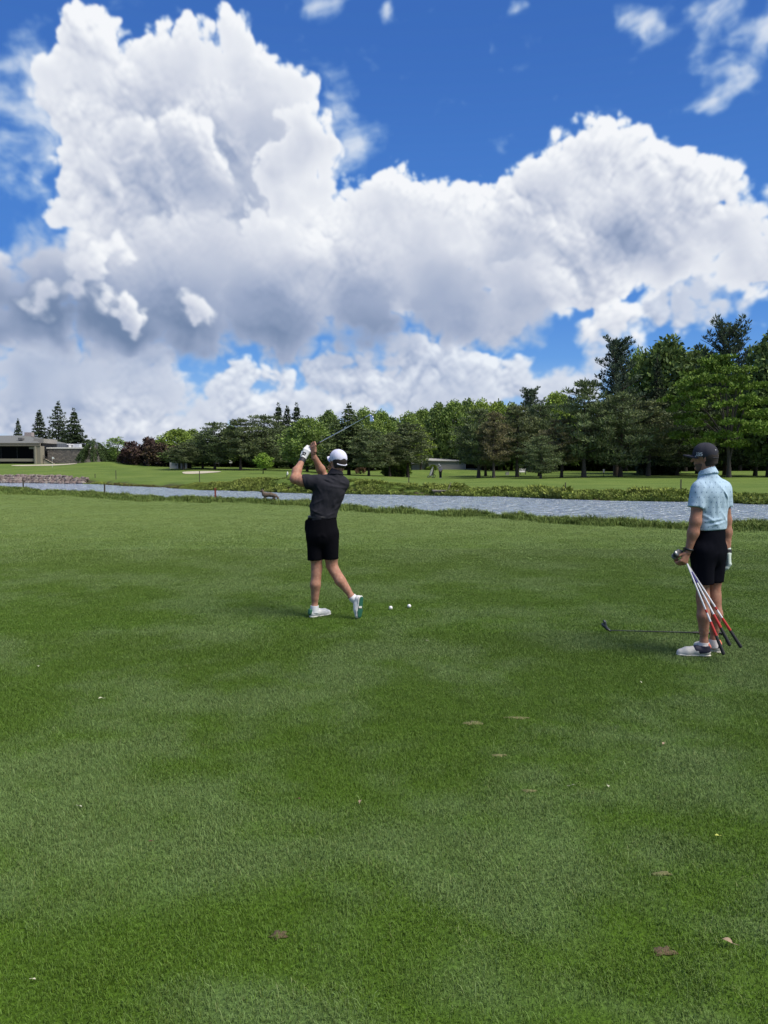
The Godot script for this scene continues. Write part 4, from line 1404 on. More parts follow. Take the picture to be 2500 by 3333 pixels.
func build_banks() -> void:
	rng.seed = 900
	# rocks of the bank below the clubhouse
	var kinds: Array = []
	for k in 6:
		kinds.append(rock_mesh(200 + k))
	var stone: Array = []
	for col in [Color(0.26, 0.215, 0.19), Color(0.33, 0.285, 0.25), Color(0.20, 0.165, 0.155), Color(0.285, 0.225, 0.21), Color(0.38, 0.34, 0.30)]:
		var m := mat(col.r, col.g, col.b, 0.9)
		m.albedo_texture = noise_tex(256, fnl(FastNoiseLite.TYPE_SIMPLEX, 0.02, 4, 71), Color(0.62, 0.6, 0.6), Color(1, 1, 1)) if stone.is_empty() else stone[0].albedo_texture
		m.uv1_triplanar = true
		m.uv1_scale = Vector3(1.3, 1.3, 1.3)
		stone.append(m)
	for i in 168:
		var level := i % 4
		var x := lerpf(-52.0, -34.6, (i / 4 + rng.randf_range(-0.25, 0.25)) / 42.0)
		if level == 3 and x > -37.0:
			continue
		var u := -0.1 + level * 0.42
		var d := far_edge(x) + u
		var s := rng.randf_range(0.52, 0.86)
		var pick := rng.randi() % 5
		var where: String = "left part" if x < -46.0 else "middle" if x < -40.5 else "right end"
		var o := single("boulder", kinds[rng.randi() % 6], stone[pick], "%s boulder in the %s row of the stone bank's %s" % [["brownish", "light tan", "dark brown", "reddish grey", "pale"][pick], ["lowest, waterside", "second lowest", "second highest", "topmost"][level], where], "boulder", Vector3(x, WATER_Y + 0.08 + level * 0.235, -d), "boulders of the stone bank")
		o.rotation = Vector3(rng.randf_range(-0.4, 0.4), rng.randf() * TAU, rng.randf_range(-0.4, 0.4))
		o.scale = Vector3(s * rng.randf_range(0.9, 1.5), s * rng.randf_range(0.7, 1.0), s)
	# leafy growth on the far bank
	leaf_begin()
	rng.seed = 901
	for i in 8:
		clump(Vector3(rng.randf_range(-0.3, 0.3), 0.12 + rng.randf() * 0.2, rng.randf_range(-0.3, 0.3)), 0.2, 0.75, 22, 0.14, Color(1, 1, 1), 0.6, 0.5)
	for i in 26:
		var a := rng.randf() * TAU
		leaf(Vector3(cos(a) * 0.3, 0.0, sin(a) * 0.3), Vector3(cos(a * 3.0) * 0.4, 1, sin(a * 3.0) * 0.4).normalized(), Vector3(sin(a), 0, cos(a)), rng.randf_range(0.3, 0.55), 0.03, Color(1.2, 1.15, 0.9))
	var weed := leaf_done()
	var wm := vmat(0.8, 0.3)
	wm.metallic_specular = 0.3
	var places: Array = []
	var colors: Array = []
	for i in 17000:
		var x := rng.randf_range(-36.0, 34.0)
		var edge := far_edge(x)
		var wide := lin([[-36.0, 0.9], [-21.0, 1.3], [-18.0, 3.0], [-12.0, 6.0], [-3.0, 6.5], [2.0, 5.5], [8.0, 5.2], [20.0, 4.0], [34.0, 4.0]], x)
		var u := rng.randf() * wide
		var lump := mid.get_noise_2d(x * 0.9, edge + u) * 0.8 + big.get_noise_2d(x * 4.0, u * 3.0) * 0.7
		if rng.randf() > 0.82 + lump:
			continue
		var tall := lin([[-36.0, 0.4], [-22.0, 0.35], [-14.0, 0.5], [-3.0, 0.6], [6.0, 0.85], [34.0, 0.9]], x)
		var s := rng.randf_range(0.5, 1.2) * tall * (1.0 - 0.72 * smoothstep(0.25 * wide, wide, u)) * (0.9 + lump * 1.3)
		if s < 0.13:
			continue
		var d := edge + u - 0.15
		places.append(Transform3D(Basis.from_euler(Vector3(0, rng.randf() * TAU, 0)).scaled(Vector3(maxf(s, 0.45) * 1.1, s, maxf(s, 0.45) * 1.1)), Vector3(x, land(x, -d) - 0.05, -d)))
		var dry := 1.0 if x < -19.0 and x > -31.0 and rng.randf() < 0.7 else 0.0
		var v := rng.randf_range(0.7, 1.25)
		var c := Color(0.150, 0.215, 0.045).lerp(Color(0.235, 0.285, 0.066), clampf(0.5 + lump + rng.randf_range(-0.3, 0.3), 0.0, 1.0)).lerp(Color(0.11, 0.085, 0.04), dry)
		colors.append(Color(c.r * v, c.g * v, c.b * v))
	copies("bank_plants", weed, wm, places, colors)
	# long grass on the near lip
	var tuft_a := blade_tuft(301, 44, 0.20, 0.24, 0.012, 0.7)
	var tuft_b := blade_tuft(302, 30, 0.16, 0.34, 0.016, 0.55)
	for pass_n in 2:
		places = []
		colors = []
		for i in (7600 if pass_n == 0 else 2600):
			var x := rng.randf_range(-40.0, 19.0)
			var d := near_lip(x) - (rng.randf() * rng.randf()) * lin([[-30.0, 4.2], [-10.0, 3.0], [5.0, 1.6], [19.0, 1.3]], x) + 0.35
			var lump := mid.get_noise_2d(x * 1.1 + 9.0, d)
			if rng.randf() > 0.8 + lump * 1.3:
				continue
			var s := rng.randf_range(0.65, 1.2) * lin([[-30.0, 0.72], [-5.0, 0.66], [6.0, 0.62], [19.0, 0.6]], x) * (1.0 + lump * 0.6)
			places.append(Transform3D(Basis.from_euler(Vector3(0, rng.randf() * TAU, 0)).scaled(Vector3(1.1, s, 1.1)), Vector3(x, land(x, -d), -d)))
			var v := rng.randf_range(0.75, 1.2)
			var c := Color(0.105, 0.165, 0.038).lerp(Color(0.155, 0.215, 0.055), clampf(0.5 + lump, 0.0, 1.0))
			colors.append(Color(c.r * v, c.g * v, c.b * v))
		copies(["lip_grass", "lip_reeds"][pass_n], [tuft_a, tuft_b][pass_n], wm, places, colors)
	# marker stakes: x, distance, height, label
	var red := mat(0.22, 0.05, 0.03, 0.8)
	var wood := mat(0.055, 0.05, 0.035, 0.85)
	for s in [[-7.62, 35.6, 0.52, red, "short reddish stake in the long grass left of the golfer"], [-14.6, 41.2, 0.58, wood, "thin dark stake in the near water's edge, third from the stone bank"], [-22.6, 49.4, 0.6, wood, "dark stake at the near water's edge in front of the boulders"],
			[-30.4, 89.5, 0.95, wood, "tall dark stake on the far bank just right of the boulders"], [-34.6, 94.5, 0.45, wood, "short dark stake on the grass above the boulders' right end"], [-18.0, 77.0, 1.0, wood, "tall dark stake below the far sand bunker"],
			[1.95, 62.0, 0.85, wood, "dark stake on the far bank left of the far walker"], [12.65, 55.0, 0.55, wood, "short dark stake on the far bank before the pine row"], [18.9, 50.2, 0.85, wood, "dark stake on the far bank beside the waiting golfer's shoulder"]]:
		var d: float = s[1]
		var o := thing("marker_stake", s[4], "stake", Vector3(s[0], land(s[0], -d), -d))
		part("shaft", box_mesh(Vector3(-0.035, -0.2, -0.02), Vector3(0.035, s[2], 0.02)), s[3], o)
		part("cap", box_mesh(Vector3(-0.04, float(s[2]) + 0.001, -0.025), Vector3(0.04, float(s[2]) + 0.05, 0.025)), s[3], o)
	# culvert box in the far bank
	var e := far_edge(4.2)
	var b := thing("culvert", "old concrete culvert box half hidden in the far bank's plants", "culvert", Vector3(4.2, WATER_Y, -e - 0.15))
	part("box", box_mesh(Vector3(-0.62, -0.4, -0.8), Vector3(0.5, 0.33, 0.25)), mat(0.085, 0.08, 0.07, 0.9), b)
	part("slab", box_mesh(Vector3(-0.72, 0.331, -0.9), Vector3(1.15, 0.40, 0.33)), mat(0.20, 0.185, 0.15, 0.9), b)
	part("stick", tube_mesh([Vector3(0.4, 0.4, 0.1), Vector3(0.62, 0.95, 0.0)], [0.03, 0.02], 5), mat(0.22, 0.19, 0.15, 0.9), b)
	# small white marker on the mound
	var wk := thing("white_marker", "small white marker with a dark foot on top of the bushy mound", "marker", Vector3(-8.4, land(-8.4, -68.5), -68.5))
	part("top", tube_mesh([Vector3(0, 0.28, 0), Vector3(0.03, 0.40, 0), Vector3(0.02, 0.56, 0)], [0.05, 0.08, 0.025], 8), M.white, wk)
	part("foot", tube_mesh([Vector3(-0.03, -0.1, 0), Vector3(-0.02, 0.28, 0)], [0.06, 0.05], 8), M.black, wk)

# ---------- people ----------
# a hand: palm and five fingers that bend towards the palm's normal; thumb is the side the thumb is on
func add_hand(f: Field, wrist: Vector3, fwd: Vector3, palm: Vector3, thumb: Vector3, curls: Array, thumb_in: float, s := 1.0, fat := 0.0) -> void:
	var palm_end := wrist + fwd * 0.088 * s
	for k in 3:
		var o := (k - 1) * 0.022 * s
		f.cap(wrist + fwd * 0.012 * s + thumb * o * 0.55, palm_end - fwd * 0.008 + thumb * o, 0.019 * s + fat, 0.0165 * s + fat, palm, 1.25)
	for k in 4:
		var off: float = [0.033, 0.011, -0.011, -0.031][k] * s
		var l: float = [0.95, 1.05, 1.0, 0.8][k] * s
		var p := palm_end + thumb * off - fwd * (0.006 if k == 3 else 0.0)
		var an := 0.0
		var r := 0.0098 * s + fat
		for j in 3:
			an += float(curls[j]) * (1.0 + 0.06 * k)
			var dir := fwd * cos(an) + palm * sin(an)
			var q: Vector3 = p + dir * [0.043, 0.027, 0.022][j] * l
			f.cap(p, q, r, r * 0.92)
			r *= 0.92
			p = q
	var base := wrist + fwd * 0.022 * s + thumb * 0.026 * s
	var d1 := (thumb * (0.9 - 0.7 * thumb_in) + fwd * 0.7 + palm * (0.3 + 0.3 * thumb_in)).normalized()
	var k1 := base + d1 * 0.042 * s
	var d2 := (thumb * (0.25 - 0.5 * thumb_in) + fwd * 0.8 + palm * (0.2 + 0.9 * thumb_in)).normalized()
	f.chain([base, k1, k1 + d2 * 0.030 * s, k1 + d2 * 0.052 * s], [0.0145 * s + fat, 0.0115 * s + fat, 0.0105 * s + fat, 0.009 * s + fat])

func add_head(f: Field, c: Vector3, fw: Vector3, up: Vector3) -> void:
	var left := up.cross(fw).normalized()
	var before := f.k
	f.k = 0.014
	f.cap(c - fw * 0.022 + up * 0.008, c + fw * 0.020 + up * 0.008, 0.0765, 0.072, left, 1.02)
	f.cap(c + fw * 0.040 - up * 0.03, c + fw * 0.043 - up * 0.092, 0.051, 0.031, left, 0.95)
	f.cap(c - up * 0.052, c + fw * 0.036 - up * 0.106, 0.051, 0.029)
	# brow, nose, lips, chin
	f.cap(c + fw * 0.082 + left * 0.026 + up * 0.002, c + fw * 0.082 - left * 0.026 + up * 0.002, 0.011, 0.011)
	f.cap(c + fw * 0.088 - up * 0.010, c + fw * 0.106 - up * 0.046, 0.008, 0.0115)
	f.cap(c + fw * 0.082 + left * 0.014 - up * 0.071, c + fw * 0.082 - left * 0.014 - up * 0.071, 0.008, 0.008)
	f.cap(c + fw * 0.072 + left * 0.01 - up * 0.108, c + fw * 0.072 - left * 0.01 - up * 0.108, 0.014, 0.014)
	for s in [1.0, -1.0]:
		var e: Vector3 = c + left * 0.071 * s - up * 0.030 - fw * 0.004
		f.cap(e + up * 0.024 - fw * 0.006, e - up * 0.026, 0.016, 0.010, (left * s + fw * 0.3).normalized(), 2.0)
	f.k = before

func face_parts(o: Node3D, c: Vector3, fw: Vector3, up: Vector3, hair: Material) -> void:
	var left := up.cross(fw).normalized()
	for s in [1.0, -1.0]:
		var p: Vector3 = c + fw * 0.072 + left * 0.028 * s - up * 0.016
		var eye := SphereMesh.new()
		eye.radius = 0.0125
		eye.height = 0.025
		eye.radial_segments = 12
		eye.rings = 6
		var e := part("eye", eye, mat(0.6, 0.57, 0.53, 0.3), o)
		e.position = p
		var iris := SphereMesh.new()
		iris.radius = 0.0065
		iris.height = 0.013
		iris.radial_segments = 8
		iris.rings = 4
		var q := part("iris", iris, mat(0.03, 0.018, 0.01, 0.25), e)
		q.position = fw * 0.0075
		part("eyebrow", tube_mesh([c + fw * 0.091 + left * 0.012 * s + up * 0.008, c + fw * 0.079 + left * 0.042 * s + up * 0.008], [0.005, 0.003], 5), hair, o)

# a baseball cap: crown, brim, seam band, button and, at the back, an opening with its strap
func add_cap(o: Node3D, c: Vector3, fw: Vector3, up: Vector3, m: Material, strap_m: Material, tilt: float, open_back: bool, brim_len := 0.072, low := 0.03) -> MeshInstance3D:
	var left := up.cross(fw).normalized()
	var f := Field.new()
	f.k = 0.03
	f.cap(c - fw * 0.020 + up * 0.010, c + fw * 0.016 + up * 0.010, 0.0865, 0.084, left, 1.05)
	f.cap(c - fw * 0.006 + up * 0.036, c + fw * 0.014 + up * 0.038, 0.070, 0.068)
	var down := (-up + fw * tilt).normalized()
	var pt := c - up * low
	f.planes.append([pt, down])
	if open_back:
		f.subs.append([c - fw * 0.119 - up * (low + 0.010), 0.050])
	var crown := part("cap", f.mesh(0.005), m, o)
	# brim, curved down at its sides
	var st := new_st()
	var fdir := (fw + up * tilt).normalized()
	var rows: Array = []
	for t in [0.0055, -0.0055]:
		var g: Array = []
		for i in 17:
			var an := deg_to_rad(-74.0 + 148.0 * i / 16.0)
			var line: Array = []
			for k in 5:
				var reach: float = k / 4.0 * brim_len * pow(maxf(cos(an * 1.12), 0.0), 0.6)
				var dir := fdir * cos(an) + left * sin(an)
				var drop := 0.018 * pow(sin(an), 2.0) + 0.06 * reach * (1.0 - absf(an) * 0.3)
				line.append(pt + dir * (0.094 - 0.004 * absf(sin(an))) - dir * 0.010 + fdir * reach + up * (0.004 + t - drop) + fw * 0.012 * cos(an))
			g.append(line)
		rows.append(g)
	for i in 16:
		for k in 4:
			quad(st, rows[0][i][k], rows[0][i][k + 1], rows[0][i + 1][k + 1], rows[0][i + 1][k], 1)
			quad(st, rows[1][i][k], rows[1][i + 1][k], rows[1][i + 1][k + 1], rows[1][i][k + 1], 2)
		quad(st, rows[0][i][4], rows[1][i][4], rows[1][i + 1][4], rows[0][i + 1][4], 3)
	part("brim", done(st), m, crown)
	var button := SphereMesh.new()
	button.radius = 0.008
	button.height = 0.009
	button.radial_segments = 10
	button.rings = 5
	var b := part("button", button, m, crown)
	b.position = c + fw * 0.004 + up * 0.1075
	if open_back:
		st = new_st()
		var pts: Array = []
		var rad: Array = []
		for i in 13:
			var an := deg_to_rad(-52.0 + 104.0 * i / 12.0)
			var dir := -fw * cos(an) + left * sin(an)
			pts.append(c - fw * 0.020 + dir * 0.0800 - up * (low + (0.106 * tilt - 0.006) * cos(an)))
			rad.append(0.0065)
		tube(st, pts, rad, 6)
		part("strap", done(st), strap_m, crown)
	return crown

func add_hair(o: Node3D, c: Vector3, fw: Vector3, up: Vector3, m: Material) -> void:
	var left := up.cross(fw).normalized()
	var f := Field.new()
	f.k = 0.02
	f.cap(c - fw * 0.023 + up * 0.006, c + fw * 0.006 + up * 0.006, 0.0815, 0.078, left, 1.0)
	f.cap(c - fw * 0.032 - up * 0.03, c - fw * 0.040 - up * 0.080, 0.068, 0.060, left, 0.95)
	f.planes.append([c + fw * 0.012, (fw - up * 0.25).normalized()])
	f.planes.append([c - up * 0.100, (-up - fw * 0.30).normalized()])
	f.noise = cloth_noise(120.0, 3)
	f.amp = 0.0016
	part("hair", f.mesh(0.005), m, o)

# a shoe: upper, sole, laces; heel and toe are the ends of its sole
func add_shoe(o: Node3D, heel: Vector3, toe: Vector3, up: Vector3, upper: Material, sole: Material, tread: Material, called := "shoe") -> MeshInstance3D:
	var fw := (toe - heel).normalized()
	var l := heel.distance_to(toe)
	var side := fw.cross(up).normalized()
	var f := Field.new()
	f.k = 0.025
	f.chain([heel + fw * 0.042 + up * 0.045, heel + fw * 0.11 + up * 0.048, heel + fw * (l - 0.09) + up * 0.034, heel + fw * (l - 0.038) + up * 0.026], [0.034, 0.036, 0.040, 0.033])
	f.cap(heel + fw * 0.045 + up * 0.04, heel + fw * 0.05 + up * 0.082, 0.034, 0.036)
	f.cap(heel + fw * 0.10 + up * 0.05, heel + fw * 0.15 + up * 0.050, 0.034, 0.028)
	f.planes.append([heel + up * 0.014, -up])
	f.planes.append([heel + fw * 0.05 + up * 0.095, (up - fw * 0.25).normalized()])
	var s := part(called, f.mesh(0.006), upper, o)
	f = Field.new()
	f.k = 0.01
	f.chain([heel + fw * 0.038 + up * 0.012, heel + fw * (l * 0.5) + up * 0.012, heel + fw * (l - 0.085) + up * 0.012, heel + fw * (l - 0.042) + up * 0.013], [0.038, 0.037, 0.046, 0.041], up, 3.6)
	part("sole", f.mesh(0.006), sole, s)
	f = Field.new()
	f.k = 0.01
	f.chain([heel + fw * 0.038, heel + fw * (l * 0.5), heel + fw * (l - 0.085), heel + fw * (l - 0.042)], [0.030, 0.030, 0.038, 0.033], up, 6.0)
	part("tread", f.mesh(0.005), tread, s)
	var st := new_st()
	for k in 4:
		var p := heel + fw * (0.115 + k * 0.019) + up * (0.088 - k * 0.008)
		tube(st, [p - side * 0.022 - up * 0.006, p + up * 0.002, p + side * 0.022 - up * 0.006], [0.0028, 0.0028, 0.0028], 5)
	part("laces", done(st), mat(0.6, 0.62, 0.64), s)
	return s

func cloth_mat(c: Color, rough := 0.9) -> StandardMaterial3D:
	var m := mat(c.r, c.g, c.b, rough)
	if not M.has("weave"):
		M.weave = noise_tex(256, fnl(FastNoiseLite.TYPE_SIMPLEX, 0.12, 3, 17), Color.BLACK, Color.WHITE, true, 3.0)
	m.normal_enabled = true
	m.normal_texture = M.weave
	m.normal_scale = 0.25
	m.uv1_triplanar = true
	m.uv1_scale = Vector3(5, 5, 5)
	m.metallic_specular = 0.12
	return m

func iron_head(at: Vector3, shaft: Vector3, toe: Vector3, m: Material, o: Node3D, size := 1.0) -> void:
	# hosel along the shaft, then a blade towards the toe
	var f := Field.new()
	f.k = 0.008
	var face := shaft.cross(toe).normalized()
	f.cap(at - shaft * 0.05, at + shaft * 0.012, 0.0075, 0.009)
	f.cap(at + shaft * 0.012, at + shaft * 0.022 + toe * 0.03 * size, 0.014, 0.020, face, 2.4)
	f.cap(at + shaft * 0.022 + toe * 0.03 * size, at + shaft * 0.012 + toe * 0.062 * size, 0.020, 0.027, face, 2.6)
	part("head", f.mesh(0.0045), m, o)

func build_golfer() -> void:
	var o := thing("person", "golfer in white cap, dark grey polo and black shorts finishing a swing", "person", Vector3(-0.55, -0.006, -8.3))
	var tor := Vector3(-0.30, 0, -0.954)
	var hc := Vector3(0.066, 1.680, -0.02)
	var hf := Vector3(-0.66, 0.06, -0.75).normalized()
	var hu := (Vector3(0.06, 1, 0) - hf * hf.dot(Vector3(0.06, 1, 0))).normalized()
	var hair := mat(0.018, 0.012, 0.010, 0.8)
	# club: emerges from the hands, runs up to the right and back over the head
	var ax := Vector3(0.75, 0.368, 0.547).normalized()
	var em := Vector3(-0.176, 1.838, -0.19)
	var f := Field.new()
	f.k = 0.034
	# legs
	f.chain([Vector3(-0.165, 0.92, 0), Vector3(-0.168, 0.66, 0), Vector3(-0.163, 0.53, -0.01), Vector3(-0.187, 0.11, 0.01), Vector3(-0.187, 0.06, 0.01)], [0.088, 0.066, 0.053, 0.030, 0.034])
	f.chain([Vector3(-0.166, 0.47, 0.014), Vector3(-0.176, 0.36, 0.026), Vector3(-0.183, 0.22, 0.014)], [0.045, 0.048, 0.030])
	f.chain([Vector3(-0.03, 0.92, 0), Vector3(-0.010, 0.66, -0.02), Vector3(-0.005, 0.555, -0.03), Vector3(0.215, 0.225, 0.05), Vector3(0.245, 0.20, 0.05)], [0.088, 0.070, 0.056, 0.032, 0.034])
	f.chain([Vector3(0.022, 0.49, 0.0), Vector3(0.085, 0.40, 0.025), Vector3(0.16, 0.31, 0.04)], [0.046, 0.048, 0.031])
	# trunk, neck, head
	f.cap(Vector3(-0.103, 0.95, 0), Vector3(-0.10, 1.10, 0), 0.140, 0.125, tor, 1.35)
	f.cap(Vector3(-0.095, 1.12, 0), Vector3(-0.03, 1.36, 0), 0.125, 0.145, tor, 1.4)
	f.cap(Vector3(-0.11, 1.43, 0.03), Vector3(0.09, 1.43, -0.05), 0.066, 0.066)
	f.chain([Vector3(0.035, 1.47, -0.01), Vector3(0.055, 1.60, -0.015)], [0.066, 0.056])
	add_head(f, hc, hf, hu)
	# arms
	f.chain([Vector3(-0.12, 1.44, 0.03), Vector3(-0.30, 1.458, 0.035), Vector3(-0.385, 1.475, 0.03)], [0.062, 0.056, 0.047])
	f.chain([Vector3(-0.385, 1.48, 0.03), Vector3(-0.372, 1.555, -0.04), Vector3(-0.322, 1.68, -0.17)], [0.046, 0.046, 0.027])
	f.chain([Vector3(0.09, 1.43, -0.06), Vector3(-0.10, 1.485, -0.30)], [0.056, 0.046])
	f.chain([Vector3(-0.10, 1.485, -0.30), Vector3(-0.137, 1.575, -0.27), Vector3(-0.207, 1.725, -0.20)], [0.045, 0.045, 0.028])
	part("body", f.mesh(0.0095), M.skin, o)
	# right hand, on the grip
	f = Field.new()
	f.k = 0.008
	f.cap(Vector3(-0.205, 1.70, -0.205), Vector3(-0.207, 1.735, -0.198), 0.029, 0.026)
	var fw := Vector3(0.02, 0.93, 0.1).normalized()
	var palm := Vector3(-0.45, 0.1, -0.85).normalized()
	add_hand(f, Vector3(-0.207, 1.735, -0.185), fw, palm, ax, [0.75, 1.25, 0.9], 0.8)
	part("hand", f.mesh(0.004), M.skin, o)
	# left hand in its glove
	f = Field.new()
	f.k = 0.010
	f.cap(Vector3(-0.332, 1.655, -0.145), Vector3(-0.315, 1.70, -0.185), 0.032, 0.031)
	var gf := Vector3(0.42, 0.88, -0.18).normalized()
	add_hand(f, Vector3(-0.318, 1.695, -0.18), gf, Vector3(0.5, -0.15, -0.85).normalized(), Vector3(0.62, -0.25, 0.3).normalized() * -1.0, [0.6, 1.0, 0.8], 0.6, 1.12, 0.002)
	var glove := part("glove", f.mesh(0.004), mat(0.66, 0.67, 0.66, 0.7), o)
	var gn := Vector3(-0.35, 0.12, 0.92).normalized()
	part("cuff", tube_mesh([Vector3(-0.337, 1.645, -0.137), Vector3(-0.325, 1.678, -0.165), Vector3(-0.318, 1.69, -0.176)], [0.034, 0.0365, 0.035], 16), mat(0.010, 0.011, 0.018, 0.7), glove)
	var st := new_st()
	var badge := Vector3(-0.302, 1.735, -0.192)
	var bu := gf
	var bs := bu.cross(gn).normalized()
	for sgn in [0.0]:
		var t := Transform3D(Basis(bs, bu, gn), badge)
		box(st, Vector3(-0.021, -0.026, 0.018), Vector3(0.021, 0.026, 0.0245), t)
	var patch := part("badge", done(st), mat(0.010, 0.011, 0.018, 0.7), glove)
	patch.set_meta("label", "black badge with a white ring on the glove's back")
	var ring := TorusMesh.new()
	ring.inner_radius = 0.010
	ring.outer_radius = 0.0145
	ring.rings = 20
	ring.ring_segments = 6
	var rm := ArrayMesh.new()
	rm.add_surface_from_arrays(Mesh.PRIMITIVE_TRIANGLES, ring.get_mesh_arrays())
	var rg := part("badge_ring", rm, M.white, glove)
	rg.transform = Transform3D(Basis(bs, gn, -bu).orthonormalized(), badge + gn * 0.0245)
	# polo shirt
	var shirt_m := cloth_mat(Color(0.026, 0.0265, 0.033), 0.85)
	f = Field.new()
	f.k = 0.03
	f.cap(Vector3(-0.100, 1.0, 0), Vector3(-0.098, 1.12, 0), 0.158, 0.150, tor, 1.3)
	f.cap(Vector3(-0.095, 1.12, 0), Vector3(-0.022, 1.36, -0.005), 0.148, 0.170, tor, 1.35)
	f.cap(Vector3(-0.11, 1.425, 0.025), Vector3(0.095, 1.425, -0.05), 0.082, 0.084)
	f.chain([Vector3(-0.13, 1.44, 0.03), Vector3(-0.31, 1.452, 0.035)], [0.084, 0.074])
	f.chain([Vector3(0.09, 1.43, -0.06), Vector3(-0.01, 1.46, -0.19)], [0.082, 0.068])
	f.cap(Vector3(0.035, 1.46, -0.01), Vector3(0.046, 1.54, -0.012), 0.085, 0.068)
	f.planes.append([Vector3(0, 1.062, 0), Vector3(0.1, -1, 0).normalized()])
	f.planes.append([Vector3(-0.292, 1.45, 0.03), Vector3(-0.97, -0.22, 0).normalized()])
	f.noise = cloth_noise(8.0, 23)
	f.amp = 0.009
	f.stretch = Vector3(1.6, 0.9, 1.0)
	for q in [[-0.10, 1.495, 0.03, 1.435], [-0.07, 1.415, 0.165, 1.378], [0.085, 1.45, 0.165, 1.42], [-0.225, 1.165, -0.09, 1.105], [-0.205, 1.21, -0.06, 1.275], [0.02, 1.135, 0.08, 1.21], [-0.225, 1.10, -0.12, 1.165], [-0.04, 1.51, 0.07, 1.462], [-0.16, 1.42, -0.10, 1.33], [-0.23, 1.25, -0.15, 1.36], [-0.05, 1.09, 0.05, 1.13], [0.0, 1.17, 0.06, 1.27]]:
		f.folds.append([q[0], q[1], q[2], q[3], 0.013, 0.009])
	for q in [[-0.08, 1.465, 0.05, 1.412], [-0.20, 1.135, -0.08, 1.085], [0.04, 1.12, 0.095, 1.2]]:
		f.folds.append([q[0], q[1], q[2], q[3], 0.012, -0.008])
	var shirt := part("polo_shirt", f.mesh(0.0085), shirt_m, o)
	f = Field.new()
	f.k = 0.01
	f.chain([Vector3(0.037, 1.505, -0.012), Vector3(0.051, 1.57, -0.018)], [0.088, 0.067])
	f.planes.append([Vector3(0.05, 1.560, 0), Vector3(0.1, 1, -0.3).normalized()])
	f.planes.append([Vector3(0.04, 1.515, 0), Vector3(0, -1, 0.2).normalized()])
	part("collar", f.mesh(0.006), shirt_m, shirt)
	# shorts and belt
	var shorts_m := cloth_mat(Color(0.0055, 0.0055, 0.0075), 0.95)
	f = Field.new()
	f.k = 0.03
	f.cap(Vector3(-0.103, 0.90, 0), Vector3(-0.100, 1.10, 0), 0.170, 0.148, tor, 1.32)
	f.chain([Vector3(-0.178, 0.90, 0.0), Vector3(-0.175, 0.58, 0.0)], [0.098, 0.078])
	f.chain([Vector3(-0.028, 0.90, 0.0), Vector3(-0.012, 0.58, -0.02)], [0.098, 0.080])
	f.folds.append([-0.10, 0.86, -0.094, 0.52, 0.016, -0.005])
	f.folds.append([-0.16, 0.86, -0.11, 0.90, 0.014, 0.008])
	f.folds.append([-0.05, 0.86, -0.10, 0.91, 0.014, 0.008])
	f.cap(Vector3(-0.262, 1.02, 0.0), Vector3(-0.262, 0.95, 0.0), 0.026, 0.028)
	f.planes.append([Vector3(0, 0.628, 0), Vector3(0.05, -1, 0).normalized()])
	f.planes.append([Vector3(0, 1.088, 0), Vector3(0, 1, 0)])
	f.noise = cloth_noise(6.0, 29)
	f.amp = 0.006
	f.stretch = Vector3(1.5, 0.6, 1.0)
	var shorts := part("shorts", f.mesh(0.0095), shorts_m, o)
	st = new_st()
	var bp: Array = []
	var br: Array = []
	for i in 25:
		var an := TAU * i / 24.0
		var r2 := Vector3(-tor.z, 0, tor.x) * cos(an) * 0.141 + tor * sin(an) * 0.106
		bp.append(Vector3(-0.100, 1.078, 0) + r2)
		br.append(0.016)
	tube(st, bp, br, 6)
	part("belt", done(st), M.black, shorts)
	# cap, hair, face
	var white_cap := cloth_mat(Color(0.62, 0.63, 0.76), 0.8)
	add_cap(o, hc, hf, hu, white_cap, white_cap, 0.33, true, 0.068, 0.026)
	add_hair(o, hc, hf, hu, hair)
	face_parts(o, hc, hf, hu, hair)
	# shoes and socks
	var leather := mat(0.62, 0.63, 0.62, 0.5)
	var edge := mat(0.60, 0.60, 0.56, 0.6)
	var green := mat(0.012, 0.09, 0.055, 0.6)
	var s1 := add_shoe(o, Vector3(-0.235, 0.008, 0.05), Vector3(-0.03, 0.008, -0.155), Vector3.UP, leather, edge, green)
	var tab := Field.new()
	tab.cap(Vector3(-0.232, 0.062, 0.047), Vector3(-0.229, 0.088, 0.044), 0.024, 0.024)
	part("heel_tab", tab.mesh(0.005), green, s1)
	var up2 := Vector3(-0.72, -0.05, -0.66).normalized()
	var heel2 := Vector3(0.318, 0.258, 0.10)
	var toe2 := Vector3(0.290, 0.012, 0.125)
	var s2 := add_shoe(o, heel2, toe2, (up2 - (toe2 - heel2).normalized() * up2.dot((toe2 - heel2).normalized())).normalized(), leather, edge, green)
	var f2 := (toe2 - heel2).normalized()
	var u2 := (up2 - f2 * up2.dot(f2)).normalized()
	st = new_st()
	box(st, Vector3(-0.034, 0.112, -0.011), Vector3(0.008, 0.132, -0.004), Transform3D(Basis(f2.cross(u2), f2, u2), heel2))
	part("arch_mark", done(st), edge, s2)
	var sock_m := mat(0.62, 0.64, 0.66, 0.9)
	part("sock", tube_mesh([Vector3(-0.189, 0.06, 0.012), Vector3(-0.187, 0.10, 0.01), Vector3(-0.186, 0.135, 0.01)], [0.047, 0.0455, 0.044], 14), sock_m, o)
	part("sock", tube_mesh([Vector3(0.255, 0.195, 0.045), Vector3(0.222, 0.222, 0.05), Vector3(0.208, 0.240, 0.05)], [0.044, 0.0455, 0.0435], 14), sock_m, o)
	# the club in his hands
	var c := thing("golf_club", "steel-shafted iron raised over the shoulder in the golfer's hands", "golf club", Vector3(-0.55, 0.0, -8.3))
